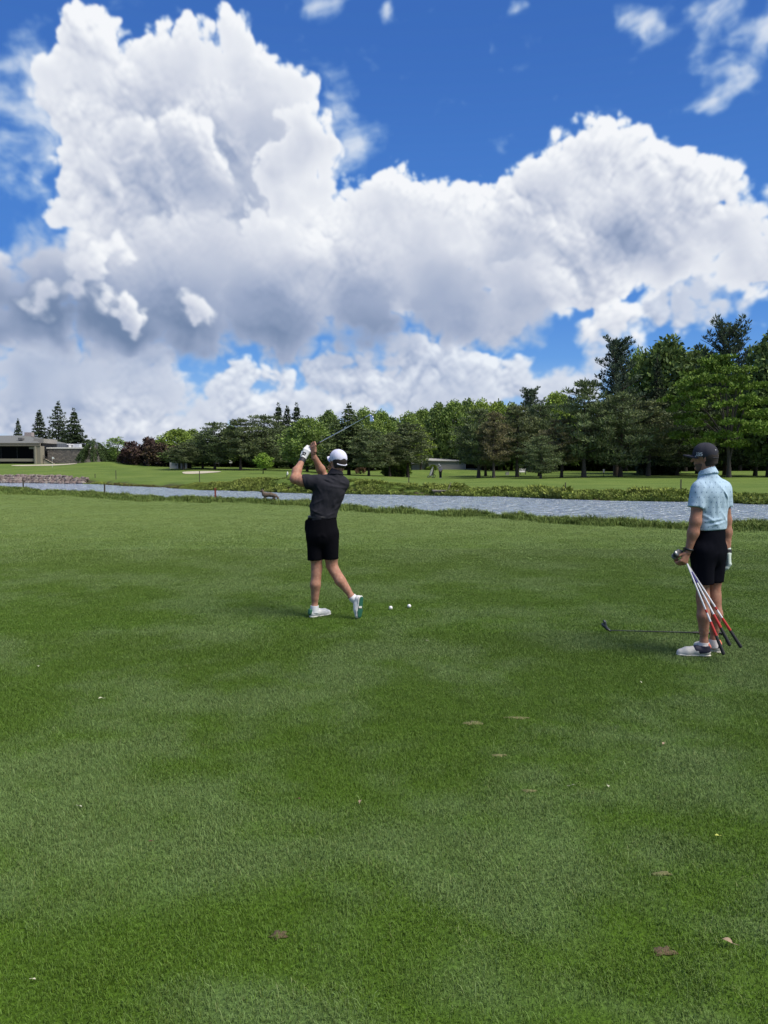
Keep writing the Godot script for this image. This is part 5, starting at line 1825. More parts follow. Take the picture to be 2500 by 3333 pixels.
	part("shaft", tube_mesh([em - ax * 0.02, em + ax * 0.735], [0.0066, 0.0048], 8), M.steel, c)
	part("grip", tube_mesh([em - ax * 0.225, em + ax * 0.055], [0.0135, 0.0098], 10), M.black, c)
	part("ferrule", tube_mesh([em + ax * 0.69, em + ax * 0.716], [0.0066, 0.0072], 8), M.black, c)
	iron_head(em + ax * 0.765, ax, (Vector3(0.30, -0.85, 0.2) - ax * Vector3(0.30, -0.85, 0.2).dot(ax)).normalized(), M.steel, c, 1.05)

func lettering(text: String, size: float, m: Material, o: Node3D, c: Vector3, fw: Vector3, up: Vector3, angle: float, y: float, radius: float) -> void:
	# letters wrapped round the crown of the cap, angle counted from the front towards the left
	var t := TextMesh.new()
	t.text = text
	var fo := SystemFont.new()
	fo.font_names = PackedStringArray(["Droid Sans"])
	fo.font_weight = 800
	t.font = fo
	t.font_size = 48
	t.pixel_size = size / 34.0
	t.depth = 0.0015
	t.curve_step = 2.0
	var a := t.get_mesh_arrays()
	var v: PackedVector3Array = a[Mesh.ARRAY_VERTEX]
	var n: PackedVector3Array = a[Mesh.ARRAY_NORMAL]
	var left := up.cross(fw).normalized()
	for i in v.size():
		var an := angle + v[i].x / radius
		var dir := fw * cos(an) + left * sin(an)
		var tang := -fw * sin(an) + left * cos(an)
		var nn := n[i]
		v[i] = c + dir * (radius + v[i].z) + up * (y + v[i].y)
		n[i] = (tang * nn.x + up * nn.y + dir * nn.z).normalized()
	a[Mesh.ARRAY_VERTEX] = v
	a[Mesh.ARRAY_NORMAL] = n
	var am := ArrayMesh.new()
	am.add_surface_from_arrays(Mesh.PRIMITIVE_TRIANGLES, a)
	part("lettering", am, m, o)

func build_waiting_golfer() -> void:
	var at := Vector3(2.74, -0.006, -6.65)
	var o := thing("person", "waiting golfer in light blue patterned polo, dark cap and black shorts holding clubs", "person", at)
	var tor := Vector3(-0.46, 0, -0.888).normalized()
	var hc := Vector3(-0.030, 1.703, -0.02)
	var hf := Vector3(-0.87, -0.02, -0.49).normalized()
	var hu := (Vector3(0, 1, 0) - hf * hf.y).normalized()
	var hair := mat(0.016, 0.011, 0.009, 0.8)
	var skin: StandardMaterial3D = M.skin.duplicate()
	skin.albedo_color = srgb(0.38, 0.21, 0.145)
	var f := Field.new()
	f.k = 0.034
	f.chain([Vector3(-0.06, 0.92, 0.04), Vector3(-0.048, 0.66, 0.03), Vector3(-0.040, 0.51, 0.03), Vector3(-0.034, 0.13, 0.06), Vector3(-0.034, 0.07, 0.06)], [0.086, 0.060, 0.049, 0.029, 0.033])
	f.chain([Vector3(-0.040, 0.46, 0.045), Vector3(-0.044, 0.35, 0.065), Vector3(-0.038, 0.22, 0.062)], [0.042, 0.046, 0.028])
	f.chain([Vector3(0.082, 0.92, -0.04), Vector3(0.085, 0.66, -0.05), Vector3(0.089, 0.51, -0.05), Vector3(0.098, 0.13, -0.05), Vector3(0.098, 0.07, -0.05)], [0.086, 0.062, 0.050, 0.029, 0.033])
	f.chain([Vector3(0.092, 0.46, -0.03), Vector3(0.099, 0.35, -0.02), Vector3(0.100, 0.22, -0.035)], [0.043, 0.047, 0.028])
	f.cap(Vector3(0.012, 0.95, 0), Vector3(0.018, 1.10, 0), 0.135, 0.122, tor, 1.3)
	f.cap(Vector3(0.018, 1.12, 0), Vector3(0.022, 1.36, 0), 0.122, 0.140, tor, 1.35)
	f.cap(Vector3(-0.08, 1.42, 0.045), Vector3(0.12, 1.42, -0.045), 0.062, 0.062)
	f.chain([Vector3(-0.0, 1.48, 0), Vector3(-0.012, 1.63, -0.01)], [0.064, 0.055])
	add_head(f, hc, hf, hu)
	f.chain([Vector3(-0.105, 1.42, 0.055), Vector3(-0.145, 1.155, 0.10)], [0.052, 0.044])
	f.chain([Vector3(-0.145, 1.155, 0.10), Vector3(-0.163, 1.06, 0.10), Vector3(-0.198, 0.905, 0.09)], [0.043, 0.043, 0.028])
	f.chain([Vector3(0.145, 1.42, -0.055), Vector3(0.187, 1.15, -0.08)], [0.052, 0.042])
	f.chain([Vector3(0.187, 1.15, -0.08), Vector3(0.192, 1.05, -0.075), Vector3(0.194, 0.88, -0.055)], [0.041, 0.041, 0.027])
	part("body", f.mesh(0.0095), skin, o)
	# beard along the jaw
	f = Field.new()
	f.k = 0.012
	var left := hu.cross(hf).normalized()
	f.cap(hc + hf * 0.042 - hu * 0.078, hc + hf * 0.045 - hu * 0.098, 0.045, 0.034, left, 0.92)
	f.cap(hc + hf * 0.012 - hu * 0.075, hc + hf * 0.038 - hu * 0.106, 0.044, 0.033)
	f.planes.append([hc - hu * 0.068 + hf * 0.05, (hu * 0.95 + hf * 0.1).normalized()])
	f.planes.append([hc - hf * 0.0, -hf])
	part("beard", f.mesh(0.005), mat(0.10, 0.06, 0.045, 0.85), o)
	# left hand round the three club heads' necks
	f = Field.new()
	f.k = 0.008
	f.cap(Vector3(-0.192, 0.93, 0.092), Vector3(-0.202, 0.895, 0.09), 0.029, 0.027)
	add_hand(f, Vector3(-0.203, 0.893, 0.09), Vector3(-0.38, -0.90, 0.12).normalized(), Vector3(-0.42, 0.05, -0.90).normalized(), Vector3(-0.87, 0.40, 0.30).normalized(), [0.9, 1.2, 0.8], 0.5)
	part("hand", f.mesh(0.004), skin, o)
	st_watch(o)
	# right hand in its pale green glove
	f = Field.new()
	f.k = 0.009
	f.cap(Vector3(0.195, 0.905, -0.056), Vector3(0.195, 0.87, -0.052), 0.030, 0.031)
	add_hand(f, Vector3(0.194, 0.875, -0.052), Vector3(-0.06, -0.99, 0.05).normalized(), Vector3(-0.90, 0.02, -0.38).normalized(), Vector3(-0.35, 0.05, -0.92).normalized(), [0.45, 0.7, 0.5], 0.3, 1.12, 0.004)
	var glove := part("glove", f.mesh(0.004), mat(0.50, 0.58, 0.53, 0.7), o)
	part("cuff", tube_mesh([Vector3(0.195, 0.905, -0.056), Vector3(0.195, 0.875, -0.053)], [0.0325, 0.034], 16), M.black, glove)
	# polo with small dark motifs
	var shirt_m := cloth_mat(Color(0.36, 0.49, 0.60), 0.85)
	var im := Image.create(512, 512, false, Image.FORMAT_RGB8)
	im.fill(Color(1, 1, 1))
	var ink := Color(0.42, 0.48, 0.58)
	rng.seed = 61
	for r in 8:
		for q in 8:
			var cx := int((q + (0.5 if r % 2 else 0.0)) * 64 + rng.randf_range(-5, 5) + 16) % 512
			var cy := r * 64 + 20
			im.fill_rect(Rect2i(cx, cy, 6, 17), ink)
			im.fill_rect(Rect2i(cx - 3, cy + 8, 11, 5), ink)
			if (r + q) % 2:
				im.fill_rect(Rect2i(cx + 3, cy - 3, 7, 5), ink)
	shirt_m.albedo_texture = ImageTexture.create_from_image(im)
	shirt_m.uv1_scale = Vector3(3.0, 3.0, 3.0)
	f = Field.new()
	f.k = 0.03
	f.cap(Vector3(0.016, 1.0, 0), Vector3(0.018, 1.12, 0), 0.150, 0.146, tor, 1.3)
	f.cap(Vector3(0.018, 1.12, 0), Vector3(0.020, 1.36, 0), 0.146, 0.164, tor, 1.35)
	f.cap(Vector3(-0.075, 1.41, 0.045), Vector3(0.120, 1.41, -0.045), 0.080, 0.080)
	f.chain([Vector3(-0.100, 1.415, 0.055), Vector3(-0.143, 1.24, 0.09)], [0.070, 0.070])
	f.chain([Vector3(0.142, 1.415, -0.055), Vector3(0.183, 1.24, -0.076)], [0.068, 0.062])
	f.cap(Vector3(-0.02, 1.515, 0.005), Vector3(-0.10, 1.445, 0.05), 0.050, 0.046)
	f.cap(Vector3(0.01, 1.515, 0.0), Vector3(0.14, 1.445, -0.05), 0.050, 0.046)
	f.cap(Vector3(-0.002, 1.46, 0), Vector3(-0.008, 1.545, -0.004), 0.088, 0.070)
	f.planes.append([Vector3(0, 1.080, 0), Vector3(0.03, -1, 0).normalized()])
	f.noise = cloth_noise(8.0, 37)
	f.amp = 0.008
	f.stretch = Vector3(1.6, 0.8, 1.0)
	for q in [[0.039, 1.465, 0.158, 1.318, 0.013, 0.012], [0.025, 1.364, 0.034, 1.20, 0.013, 0.010], [-0.085, 1.154, 0.098, 1.181, 0.013, 0.010], [-0.057, 1.117, 0.126, 1.154, 0.012, 0.009], [0.098, 1.40, 0.162, 1.254, 0.013, 0.010], [-0.103, 1.218, -0.011, 1.163, 0.012, 0.009], [0.06, 1.25, 0.15, 1.13, 0.014, 0.009], [-0.06, 1.20, 0.06, 1.10, 0.012, 0.008], [0.055, 1.44, 0.145, 1.30, 0.010, -0.009], [-0.07, 1.135, 0.11, 1.165, 0.009, -0.008], [0.08, 1.38, 0.06, 1.22, 0.016, -0.007], [-0.02, 1.48, -0.07, 1.40, 0.013, 0.006]]:
		f.folds.append(q)
	# sleeves end square above the elbow
	f.cuts = {3: [Vector3(-0.142, 1.268, 0.09), Vector3(-0.22, -0.97, 0.1).normalized()], 4: [Vector3(0.182, 1.270, -0.076), Vector3(0.1, -0.99, -0.06).normalized()]}
	var shirt := part("polo_shirt", f.mesh(0.0085), shirt_m, o)
	f = Field.new()
	f.k = 0.01
	f.chain([Vector3(-0.004, 1.525, 0.002), Vector3(-0.015, 1.595, -0.010)], [0.090, 0.066])
	f.planes.append([Vector3(-0.012, 1.592, 0), Vector3(-0.35, 1, -0.3).normalized()])
	f.planes.append([Vector3(-0.006, 1.540, 0), Vector3(0.12, -1, 0.2).normalized()])
	part("collar", f.mesh(0.006), shirt_m, shirt)
	var shorts_m := cloth_mat(Color(0.0055, 0.006, 0.0095), 0.95)
	f = Field.new()
	f.k = 0.03
	f.cap(Vector3(0.006, 0.90, 0), Vector3(0.018, 1.10, 0), 0.158, 0.134, tor, 1.25)
	f.chain([Vector3(-0.058, 0.90, 0.045), Vector3(-0.040, 0.56, 0.035)], [0.102, 0.082])
	f.chain([Vector3(0.080, 0.90, -0.045), Vector3(0.082, 0.56, -0.05)], [0.098, 0.074])
	f.folds.append([0.045, 0.86, 0.048, 0.52, 0.016, -0.006])
	f.folds.append([0.0, 0.84, 0.04, 0.90, 0.014, 0.008])
	f.planes.append([Vector3(0, 0.622, 0), Vector3(0.02, -1, 0).normalized()])
	f.planes.append([Vector3(0, 1.092, 0), Vector3(0, 1, 0)])
	f.noise = cloth_noise(6.0, 43)
	f.amp = 0.006
	f.stretch = Vector3(1.5, 0.6, 1.0)
	part("shorts", f.mesh(0.0095), shorts_m, o)
	var cap_m := cloth_mat(Color(0.040, 0.041, 0.052), 0.85)
	var crown := add_cap(o, hc, hf, hu, cap_m, cap_m, 0.14, true, 0.082, 0.014)
	add_hair(o, hc, hf, hu, hair)
	face_parts(o, hc, hf, hu, hair)
	var print_m := mat(0.55, 0.57, 0.60, 0.7)
	lettering("Qi35", 0.029, print_m, crown, hc + hf * 0.006, hf, hu, 1.05, 0.010, 0.0868)
	lettering("T", 0.022, print_m, crown, hc - hf * 0.014, hf, hu, 2.62, 0.036, 0.0850)
	# running shoes: off-white with navy heel quarters and coral tongues and linings
	var white := mat(0.56, 0.54, 0.49, 0.7)
	var navy := mat(0.010, 0.011, 0.028, 0.7)
	var coral := mat(0.75, 0.20, 0.12, 0.7)
	var tread := mat(0.16, 0.09, 0.07, 0.8)
	var socks := mat(0.66, 0.62, 0.62, 0.9)
	for sh in [[Vector3(0.020, 0.010, 0.085), Vector3(-0.262, 0.010, 0.040)], [Vector3(0.150, 0.010, -0.015), Vector3(0.005, 0.010, -0.255)]]:
		var h: Vector3 = sh[0]
		var sf: Vector3 = (sh[1] - h).normalized()
		var s := add_shoe(o, h, sh[1], Vector3.UP, white, mat(0.58, 0.56, 0.50, 0.7), tread)
		f = Field.new()
		f.k = 0.012
		f.cap(h + sf * 0.048 + Vector3(0, 0.052, 0), h + sf * 0.052 + Vector3(0, 0.080, 0), 0.0445, 0.0435)
		f.cap(h + sf * 0.07 + Vector3(0, 0.045, 0), h + sf * 0.125 + Vector3(0, 0.054, 0), 0.0485, 0.043)
		f.planes.append([h + sf * 0.05 + Vector3(0, 0.094, 0), Vector3.UP])
		f.planes.append([h + sf * 0.02 + Vector3(0, 0.042, 0), (Vector3.DOWN - sf * 0.15).normalized()])
		f.planes.append([h + sf * 0.135 + Vector3(0, 0.05, 0), (sf - Vector3.UP * 0.3).normalized()])
		part("quarter", f.mesh(0.005), navy, s)
		f = Field.new()
		f.cap(h + sf * 0.020 + Vector3(0, 0.082, 0), h + sf * 0.028 + Vector3(0, 0.104, 0), 0.019, 0.015)
		part("heel_lining", f.mesh(0.005), coral, s)
	part("sock", tube_mesh([Vector3(-0.031, 0.06, 0.062), Vector3(-0.034, 0.10, 0.06), Vector3(-0.034, 0.128, 0.06)], [0.0445, 0.0435, 0.0420], 14), socks, o)
	part("sock", tube_mesh([Vector3(0.104, 0.06, -0.052), Vector3(0.098, 0.10, -0.05), Vector3(0.098, 0.128, -0.05)], [0.042, 0.0415, 0.0405], 14), socks, o)
	# three clubs held by their heads, grips hanging back towards the ground
	var red := mat(0.42, 0.025, 0.02, 0.45)
	var shaft_w := mat(0.72, 0.72, 0.76, 0.35)
	var violet := mat(0.05, 0.035, 0.22, 0.4)
	var hand := Vector3(-0.222, 0.842, 0.075)
	var list: Array = [
		[Vector3(0.030, 0.085, 0.30), Vector3(-0.298, 0.856, 0.07), "club with the lowest grip, leftmost of three white-shafted clubs in his hand", Vector3(-0.8, 0.3, 0.35), mat(0.22, 0.23, 0.24, 0.35, 0.8)],
		[Vector3(0.096, 0.150, 0.26), Vector3(-0.276, 0.905, 0.055), "middle one of three white-shafted clubs, with a violet band on its shaft", Vector3(-0.55, 0.75, -0.1), M.dark_steel],
		[Vector3(0.205, 0.125, 0.22), Vector3(-0.292, 0.868, 0.045), "club with the grip farthest right of three white-shafted clubs in his hand", Vector3(-0.9, 0.1, 0.2), mat(0.16, 0.18, 0.18, 0.3, 0.6)],
	]
	for i in 3:
		var g: Vector3 = list[i][0]
		var dir: Vector3 = (hand + Vector3(0.0, 0.0, 0.012 * (1 - i)) - g).normalized()
		var l := (hand - g).length()
		var head: Vector3 = g + dir * (l + 0.045)
		var c := thing("golf_club", list[i][2], "golf club", at)
		part("shaft", tube_mesh([g + dir * 0.34, head], [0.0080, 0.0056], 8), shaft_w, c)
		part("grip", tube_mesh([g, g + dir * 0.155], [0.0145, 0.0125], 10), mat(0.018, 0.02, 0.022, 0.85), c)
		part("grip_end", tube_mesh([g - dir * 0.006, g + dir * 0.003], [0.011, 0.0155], 10), M.black, c)
		part("red_grip", tube_mesh([g + dir * 0.1551, g + dir * 0.275], [0.0124, 0.0103], 10), red, c)
		part("upper_shaft", tube_mesh([g + dir * 0.2751, g + dir * 0.339], [0.0082, 0.0080], 8), shaft_w, c)
		if i != 1:
			part("red_ring", tube_mesh([g + dir * 0.352, g + dir * 0.380], [0.0088, 0.0086], 8), red, c)
		else:
			part("violet_band", tube_mesh([g + dir * 0.56, g + dir * 0.66], [0.0076, 0.0071], 8), violet, c)
		var toe: Vector3 = list[i][3]
		toe = (toe - dir * toe.dot(dir)).normalized()
		iron_head(head, dir, toe, list[i][4], c, 1.15)

func st_watch(o: Node3D) -> void:
	var st := new_st()
	var pts: Array = []
	var rad: Array = []
	var axis := Vector3(-0.21, -0.97, -0.06).normalized()
	var u := axis.cross(Vector3.FORWARD).normalized()
	var v := axis.cross(u)
	for i in 17:
		var an := TAU * i / 16.0
		pts.append(Vector3(-0.194, 0.921, 0.091) + (u * cos(an) + v * sin(an)) * 0.030)
		rad.append(0.011)
	tube(st, pts, rad, 6)
	part("watch", done(st), M.black, o)
	part("watch_face", box_mesh(Vector3(-0.238, 0.905, 0.078), Vector3(-0.226, 0.938, 0.106)), mat(0.02, 0.02, 0.025, 0.2), o)


# ---------- small things ----------
func golf_ball_mesh() -> ArrayMesh:
	var s := SphereMesh.new()
	s.radius = 0.02135
	s.height = 0.0427
	s.radial_segments = 32
	s.rings = 18
	var m := ArrayMesh.new()
	m.add_surface_from_arrays(Mesh.PRIMITIVE_TRIANGLES, s.get_mesh_arrays())
	return m

func build_small_things() -> void:
	var ballm := mat(0.80, 0.80, 0.79, 0.3)
	var dim := fnl(FastNoiseLite.TYPE_CELLULAR, 0.09, 1, 81)
	ballm.normal_enabled = true
	ballm.normal_texture = noise_tex(128, dim, Color.BLACK, Color.WHITE, true, 5.0)
	var bm := golf_ball_mesh()
	single("golf_ball", bm, ballm, "white golf ball nearer to the golfer's raised heel", "golf ball", Vector3(0.075, 0.026, -8.72))
	single("golf_ball", bm, ballm, "white golf ball farther right, the outer one of two", "golf ball", Vector3(0.285, 0.026, -8.83))
	# the club lying on the lawn behind the waiting golfer
	var lc := thing("golf_club", "black golf club lying flat on the lawn behind the waiting golfer's feet", "golf club", Vector3(2.16, 0.0, -7.5))
	var tip := Vector3(1.06, 0.030, 0.13)
	part("shaft", tube_mesh([Vector3(0.02, 0.03, 0.0), tip * 0.72 + Vector3(0.01, 0.008, 0)], [0.0045, 0.0065], 8), mat(0.02, 0.022, 0.024, 0.3), lc)
	part("grip", tube_mesh([tip * 0.72 + Vector3(0.01, 0.008, 0), tip], [0.010, 0.0135], 10), M.black, lc)
	var f := Field.new()
	f.k = 0.012
	f.cap(Vector3(0.01, 0.03, 0.0), Vector3(-0.045, 0.075, -0.02), 0.016, 0.026, Vector3(0.75, 0.55, 0.3).normalized(), 1.7)
	f.cap(Vector3(-0.02, 0.045, -0.01), Vector3(-0.035, 0.11, -0.015), 0.02, 0.022, Vector3(0.75, 0.55, 0.3).normalized(), 1.7)
	part("head", f.mesh(0.006), mat(0.03, 0.035, 0.038, 0.25), lc)
	# coyote decoy in the long grass
	var k := thing("coyote", "grey-brown coyote figure in profile, standing in the long grass by the water", "animal", Vector3(-5.0, land(-5.0, -33.9) + 0.02, -33.9))
	f = Field.new()
	f.k = 0.03
	f.chain([Vector3(0.30, 0.27, 0), Vector3(0.12, 0.315, 0), Vector3(-0.10, 0.31, 0), Vector3(-0.17, 0.32, 0)], [0.085, 0.092, 0.105, 0.085])
	f.chain([Vector3(-0.16, 0.34, 0), Vector3(-0.225, 0.45, 0), Vector3(-0.24, 0.475, 0)], [0.078, 0.052, 0.05])
	f.chain([Vector3(-0.24, 0.475, 0), Vector3(-0.30, 0.458, 0), Vector3(-0.355, 0.44, 0)], [0.05, 0.03, 0.016])
	for s in [-1.0, 1.0]:
		f.cap(Vector3(-0.225, 0.50, 0.03 * s), Vector3(-0.215, 0.565, 0.042 * s), 0.022, 0.006)
		f.chain([Vector3(-0.13, 0.27, 0.05 * s), Vector3(-0.12, 0.13, 0.05 * s), Vector3(-0.13, -0.02, 0.05 * s), Vector3(-0.155, -0.03, 0.05 * s)], [0.045, 0.024, 0.018, 0.02])
		f.chain([Vector3(0.30, 0.26, 0.05 * s), Vector3(0.255, 0.17, 0.055 * s), Vector3(0.345, 0.09, 0.05 * s), Vector3(0.33, -0.02, 0.05 * s), Vector3(0.30, -0.03, 0.05 * s)], [0.075, 0.04, 0.022, 0.018, 0.02])
	f.chain([Vector3(0.37, 0.28, 0), Vector3(0.44, 0.18, 0), Vector3(0.47, 0.05, 0)], [0.03, 0.045, 0.02])
	var fur := mat(0.19, 0.15, 0.115, 0.95)
	fur.albedo_texture = noise_tex(256, fnl(FastNoiseLite.TYPE_SIMPLEX, 0.02, 4, 91), Color(0.55, 0.52, 0.5), Color(1, 1, 1))
	fur.uv1_triplanar = true
	fur.uv1_scale = Vector3(3, 3, 3)
	part("body", f.mesh(0.014), fur, k)
	# far walker with trolley
	build_walker()
	# divots: worn brown scars in the turf, shallow and irregular
	var soil := mat(0.17, 0.115, 0.065, 0.95)
	var tan := mat(0.26, 0.235, 0.11, 0.95)
	soil.albedo_texture = noise_tex(256, fnl(FastNoiseLite.TYPE_SIMPLEX, 0.05, 4, 95), Color(0.45, 0.5, 0.4), Color(1, 1, 1))
	soil.uv1_triplanar = true
	soil.uv1_scale = Vector3(9, 9, 9)
	for v in [[-0.36, 2.62, 0.055, 0.035, "dark earth divot with a pale straw blade, nearest the lawn's middle"], [0.93, 2.53, 0.055, 0.04, "brown earth divot near the lower right of the lawn"], [1.1, 3.03, 0.05, 0.022, "narrow crescent divot with a dark lip above the brown one"],
			[0.56, 4.85, 0.10, 0.05, "bare tan patch, left of the pair in front of the waiting golfer"], [0.84, 4.95, 0.11, 0.035, "bare tan patch, right of the pair in front of the waiting golfer"], [0.64, 4.30, 0.07, 0.025, "thin tan divot below the pair of bare patches"], [0.72, 3.82, 0.06, 0.022, "thin pale divot halfway down the lawn, right of its middle"]]:
		var st := new_st()
		rng.seed = int(v[1] * 100)
		var ring: Array = []
		for i in 18:
			var an := TAU * i / 18.0
			var rr := rng.randf_range(0.4, 1.1)
			ring.append(Vector3(cos(an) * v[2] * 0.72 * rr, 0.004, sin(an) * v[3] * 0.8 * rr))
		for i in 18:
			st.set_smooth_group(1)
			for p in [Vector3(0, 0.009, 0), ring[i], ring[(i + 1) % 18]]:
				st.add_vertex(p)
			quad(st, ring[i], ring[i] * Vector3(1.15, 0, 1.15), ring[(i + 1) % 18] * Vector3(1.15, 0, 1.15), ring[(i + 1) % 18], 1)
		tan.albedo_texture = soil.albedo_texture
		tan.uv1_triplanar = true
		tan.uv1_scale = Vector3(9, 9, 9)
		single("divot", done(st), soil if v[1] < 3.0 else tan, v[4], "divot", Vector3(v[0], 0.004, -v[1]))
	# fallen leaves and straws
	var pale := mat(0.42, 0.42, 0.30, 0.8)
	var dry := mat(0.27, 0.20, 0.13, 0.85)
	var ruddy := mat(0.10, 0.035, 0.025, 0.8)
	var yel := mat(0.36, 0.40, 0.08, 0.8)
	for v in [[1.17, 2.55, 0.05, dry, "curled dry leaf at the right edge of the lawn"], [1.62, 4.46, 0.045, dry, "small curled dry leaf below the waiting golfer's shoes"], [-0.115, 3.65, 0.045, dry, "dry leaf with a long stem left of the lawn's middle"], [-0.42, 3.70, 0.035, ruddy, "small reddish-brown leaf on the lawn left of the middle"],
			[0.93, 3.85, 0.04, pale, "pale leaf, left of two on the right half of the lawn"], [1.12, 3.86, 0.035, pale, "pale leaf, right of two on the right half of the lawn"], [-2.76, 6.2, 0.05, pale, "pale leaf far left on the lawn"], [-1.93, 5.33, 0.05, pale, "slim pale leaf on the left part of the lawn"], [-1.44, 3.62, 0.035, pale, "small white-edged leaf at the left of the lawn"],
			[-1.1, 2.37, 0.02, pale, "tiny white petal at the lower left of the lawn"], [1.45, 3.32, 0.03, yel, "yellowish leaf low on the right of the lawn"], [1.9, 5.75, 0.035, pale, "pale leaf just right below the waiting golfer's shoes"], [-0.99, 3.27, 0.02, ruddy, "dark scrap of leaf at the left of the lawn"], [0.40, 7.1, 0.03, pale, "pale leaf on the lawn between the two golfers"]]:
		rng.seed = int(v[1] * 313)
		var l: float = v[2]
		var st := new_st()
		for i in 5:
			var t0 := i / 5.0
			var t1 := (i + 1) / 5.0
			var w0 := sin(PI * t0) * l * 0.28
			var w1 := sin(PI * t1) * l * 0.28
			var y0 := 0.006 + sin(t0 * 3.0) * l * 0.22
			var y1 := 0.006 + sin(t1 * 3.0) * l * 0.22
			quad(st, Vector3(t0 * l, y0, -w0), Vector3(t1 * l, y1, -w1), Vector3(t1 * l, y1 - 0.003, 0), Vector3(t0 * l, y0 - 0.003, 0), 1)
			quad(st, Vector3(t0 * l, y0 - 0.003, 0), Vector3(t1 * l, y1 - 0.003, 0), Vector3(t1 * l, y1 + 0.002, w1), Vector3(t0 * l, y0 + 0.002, w0), 1)
		tube(st, [Vector3(-l * 0.5, 0.008, 0.004), Vector3(0, 0.008, 0)], [0.0012, 0.0016], 4)
		var o := single("fallen_leaf", done(st), v[3], v[4], "leaf", Vector3(v[0], 0.014, -v[1]))
		o.scale = Vector3.ONE * 0.7
		o.rotation = Vector3(rng.randf_range(-0.2, 0.2), rng.randf() * TAU, rng.randf_range(-0.2, 0.2))

func build_walker() -> void:
	var x := 8.0
	var z := -112.0
	var w := thing("person", "distant person in a white hat, pale shirt and black trousers on the far fairway", "person", Vector3(x, land(x, z), z))
	var f := Field.new()
	f.k = 0.05
	f.chain([Vector3(-0.07, 0.05, 0), Vector3(-0.07, 0.48, 0.02), Vector3(-0.08, 0.92, 0)], [0.055, 0.07, 0.1])
	f.chain([Vector3(0.1, 0.05, -0.1), Vector3(0.09, 0.48, -0.02), Vector3(0.08, 0.92, 0)], [0.055, 0.07, 0.1])
	f.cap(Vector3(0, 1.0, 0), Vector3(0.02, 1.35, 0), 0.15, 0.16, Vector3(0, 0, 1), 1.4)
	f.cap(Vector3(-0.14, 1.4, 0), Vector3(0.17, 1.4, 0), 0.075, 0.075)
	f.chain([Vector3(-0.17, 1.4, 0), Vector3(-0.2, 1.12, 0.05), Vector3(-0.3, 0.98, 0.2)], [0.06, 0.045, 0.035])
	f.chain([Vector3(0.2, 1.4, 0), Vector3(0.24, 1.12, 0), Vector3(0.22, 0.9, 0.05)], [0.06, 0.045, 0.035])
	f.cap(Vector3(0.0, 1.48, 0), Vector3(-0.01, 1.62, 0), 0.055, 0.095)
	part("body", f.mesh(0.028), M.skin, w)
	f = Field.new()
	f.k = 0.05
	f.chain([Vector3(-0.07, 0.08, 0), Vector3(-0.07, 0.48, 0.02), Vector3(-0.08, 0.95, 0)], [0.085, 0.095, 0.13])
	f.chain([Vector3(0.1, 0.08, -0.1), Vector3(0.09, 0.48, -0.02), Vector3(0.08, 0.95, 0)], [0.085, 0.095, 0.13])
	part("trousers", f.mesh(0.028), M.black, w)
	f = Field.new()
	f.k = 0.05
	f.cap(Vector3(0, 1.0, 0), Vector3(0.02, 1.35, 0), 0.175, 0.185, Vector3(0, 0, 1), 1.3)
	f.cap(Vector3(-0.17, 1.4, 0), Vector3(-0.19, 1.2, 0.02), 0.085, 0.085)
	f.cap(Vector3(0.2, 1.4, 0), Vector3(0.23, 1.2, 0), 0.085, 0.085)
	part("shirt", f.mesh(0.028), mat(0.52, 0.45, 0.44, 0.85), w)
	var st := new_st()
	tube(st, [Vector3(-0.02, 1.66, 0), Vector3(-0.02, 1.68, 0), Vector3(-0.02, 1.685, 0), Vector3(-0.02, 1.76, 0), Vector3(-0.02, 1.80, 0)], [0.2, 0.2, 0.12, 0.11, 0.06], 12)
	part("hat", done(st), M.white, w)
	for s in [[-0.07, 0.0], [0.1, -0.1]]:
		part("shoe", box_mesh(Vector3(s[0] - 0.05, 0.0, s[1] - 0.08), Vector3(s[0] + 0.05, 0.08, s[1] + 0.18)), M.white, w)
	# trolley and bag
	x = 6.75
	z = -111.0
	var t := thing("golf_trolley", "three-wheeled golf trolley carrying a black and white bag beside the walker", "golf trolley", Vector3(x, land(x, z), z))
	t.scale = Vector3.ONE * 1.2
	for s in [[-0.42, 0.2, 0.13], [0.0, 0.24, 0.2], [0.22, -0.2, 0.2]]:
		st = new_st()
		var pts: Array = []
		var rad: Array = []
		for k in 17:
			pts.append(Vector3(s[0] + cos(TAU * k / 16) * s[2], float(s[2]) + 0.02 + sin(TAU * k / 16) * s[2], s[1]))
			rad.append(0.028)
		tube(st, pts, rad, 6)
		var wheel := part("wheel", done(st), M.black, t)
		st = new_st()
		for k in 3:
			var an := PI * k / 3
			tube(st, [Vector3(s[0] - cos(an) * s[2], float(s[2]) + 0.02 - sin(an) * s[2], s[1]), Vector3(s[0] + cos(an) * s[2], float(s[2]) + 0.02 + sin(an) * s[2], s[1])], [0.012, 0.012], 4)
		part("spokes", done(st), M.steel, wheel)
	part("frame", tube_mesh([Vector3(-0.4, 0.2, 0.1), Vector3(0.1, 0.35, 0), Vector3(0.45, 1.0, 0)], [0.03, 0.03, 0.025], 6), M.dark_steel, t)
	part("handle", tube_mesh([Vector3(0.45, 1.0, -0.15), Vector3(0.47, 1.02, 0.15)], [0.05, 0.05], 6), M.black, t)
	var bag := thing("golf_bag", "pale golf bag with dark panels strapped on the far trolley", "golf bag", Vector3(x, land(x, z), z))
	bag.scale = Vector3.ONE * 1.2
	part("bag_body", tube_mesh([Vector3(-0.22, 0.3, 0.12), Vector3(0.02, 1.05, 0.12)], [0.15, 0.13], 10), mat(0.5, 0.5, 0.46), bag)
	part("panel", tube_mesh([Vector3(0.0, 0.35, 0.1), Vector3(0.16, 0.95, 0.1)], [0.1, 0.09], 8), M.black, bag)
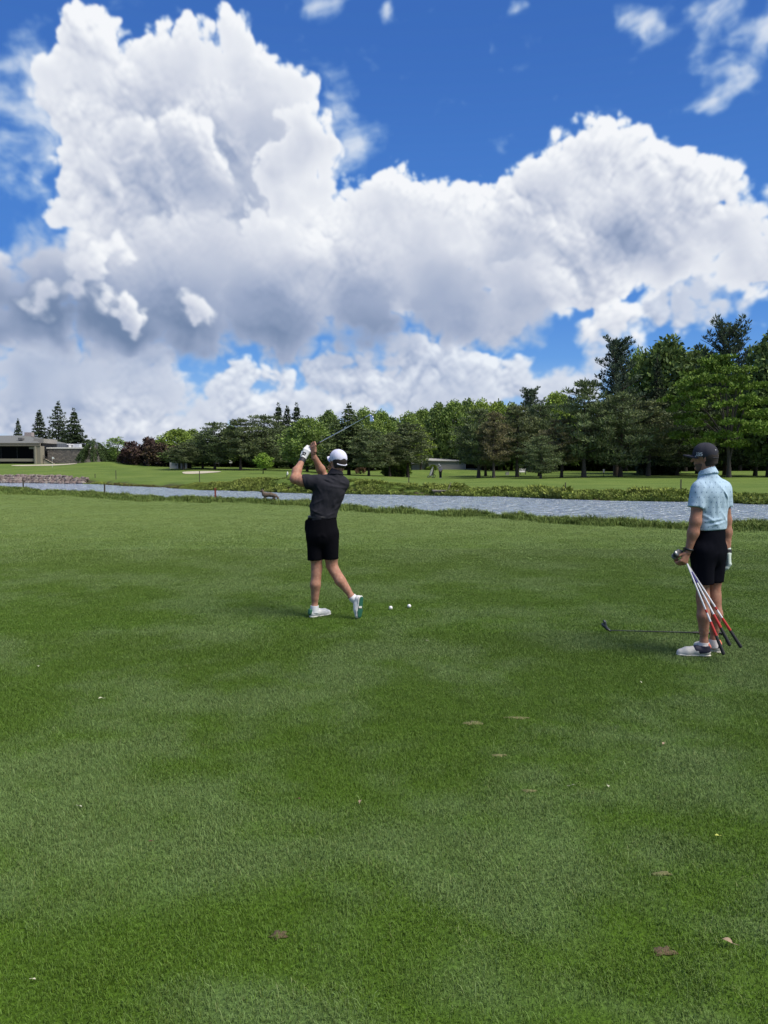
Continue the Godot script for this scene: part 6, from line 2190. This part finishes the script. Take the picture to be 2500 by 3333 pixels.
	part("club_heads", tube_mesh([Vector3(0.03, 1.05, 0.1), Vector3(0.12, 1.3, 0.1)], [0.07, 0.1], 7), mat(0.45, 0.45, 0.4), bag)

# ---------- grass blades of the near lawn ----------
func build_lawn_grass() -> void:
	var gm := vmat(0.62, 0.30)
	gm.metallic_specular = 0.42
	var fine: Array = [blade_tuft(401, 60, 0.10, 0.021, 0.0021, 0.65), blade_tuft(402, 60, 0.10, 0.026, 0.0022, 0.75), blade_tuft(403, 80, 0.16, 0.020, 0.0034, 0.65), blade_tuft(404, 110, 0.36, 0.020, 0.008, 0.7), blade_tuft(405, 6, 0.05, 0.036, 0.0024, 0.8)]
	for pass_n in 5:
		rng.seed = 420 + pass_n
		var places: Array = []
		var colors: Array = []
		var n: int = [16000, 13000, 36000, 30000, 2200][pass_n]
		for i in n:
			var d := sqrt(rng.randf_range(1.2 * 1.2, 7.5 * 7.5)) if pass_n < 2 or pass_n == 4 else sqrt(rng.randf_range(6.5 * 6.5, 15.0 * 15.0)) if pass_n == 2 else rng.randf_range(12.5, 52.0)
			var x := rng.randf_range(-1.0, 1.0) * (0.52 * d + 0.9)
			if pass_n == 3 and (d > near_lip(x) - 0.3 or (d < 15.0 and rng.randf() > (d - 12.0) / 3.0)):
				continue
			var p := big.get_noise_2d(x * 3.1 + 40.0, d * 2.2)
			if pass_n == 4 and mid.get_noise_2d(x, d) + p * 0.6 < rng.randf_range(-0.2, 0.35):
				continue
			var r := small.get_noise_2d(x, d)
			var s := rng.randf_range(0.75, 1.15) * (1.0 + 0.25 * p + 0.25 * r)
			places.append(Transform3D(Basis.from_euler(Vector3(rng.randf_range(-0.12, 0.12), rng.randf() * TAU, rng.randf_range(-0.12, 0.12))).scaled(Vector3(1, s, 1)), Vector3(x, land(x, -d), -d)))
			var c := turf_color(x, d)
			if pass_n == 4:
				c = c.lerp(Color(0.20, 0.26, 0.10), 0.6)
			var v := rng.randf_range(0.9, 1.3)
			colors.append(Color(c.r * v * 1.05, c.g * v, c.b * v))
		copies("lawn_grass", fine[pass_n], gm, places, colors)
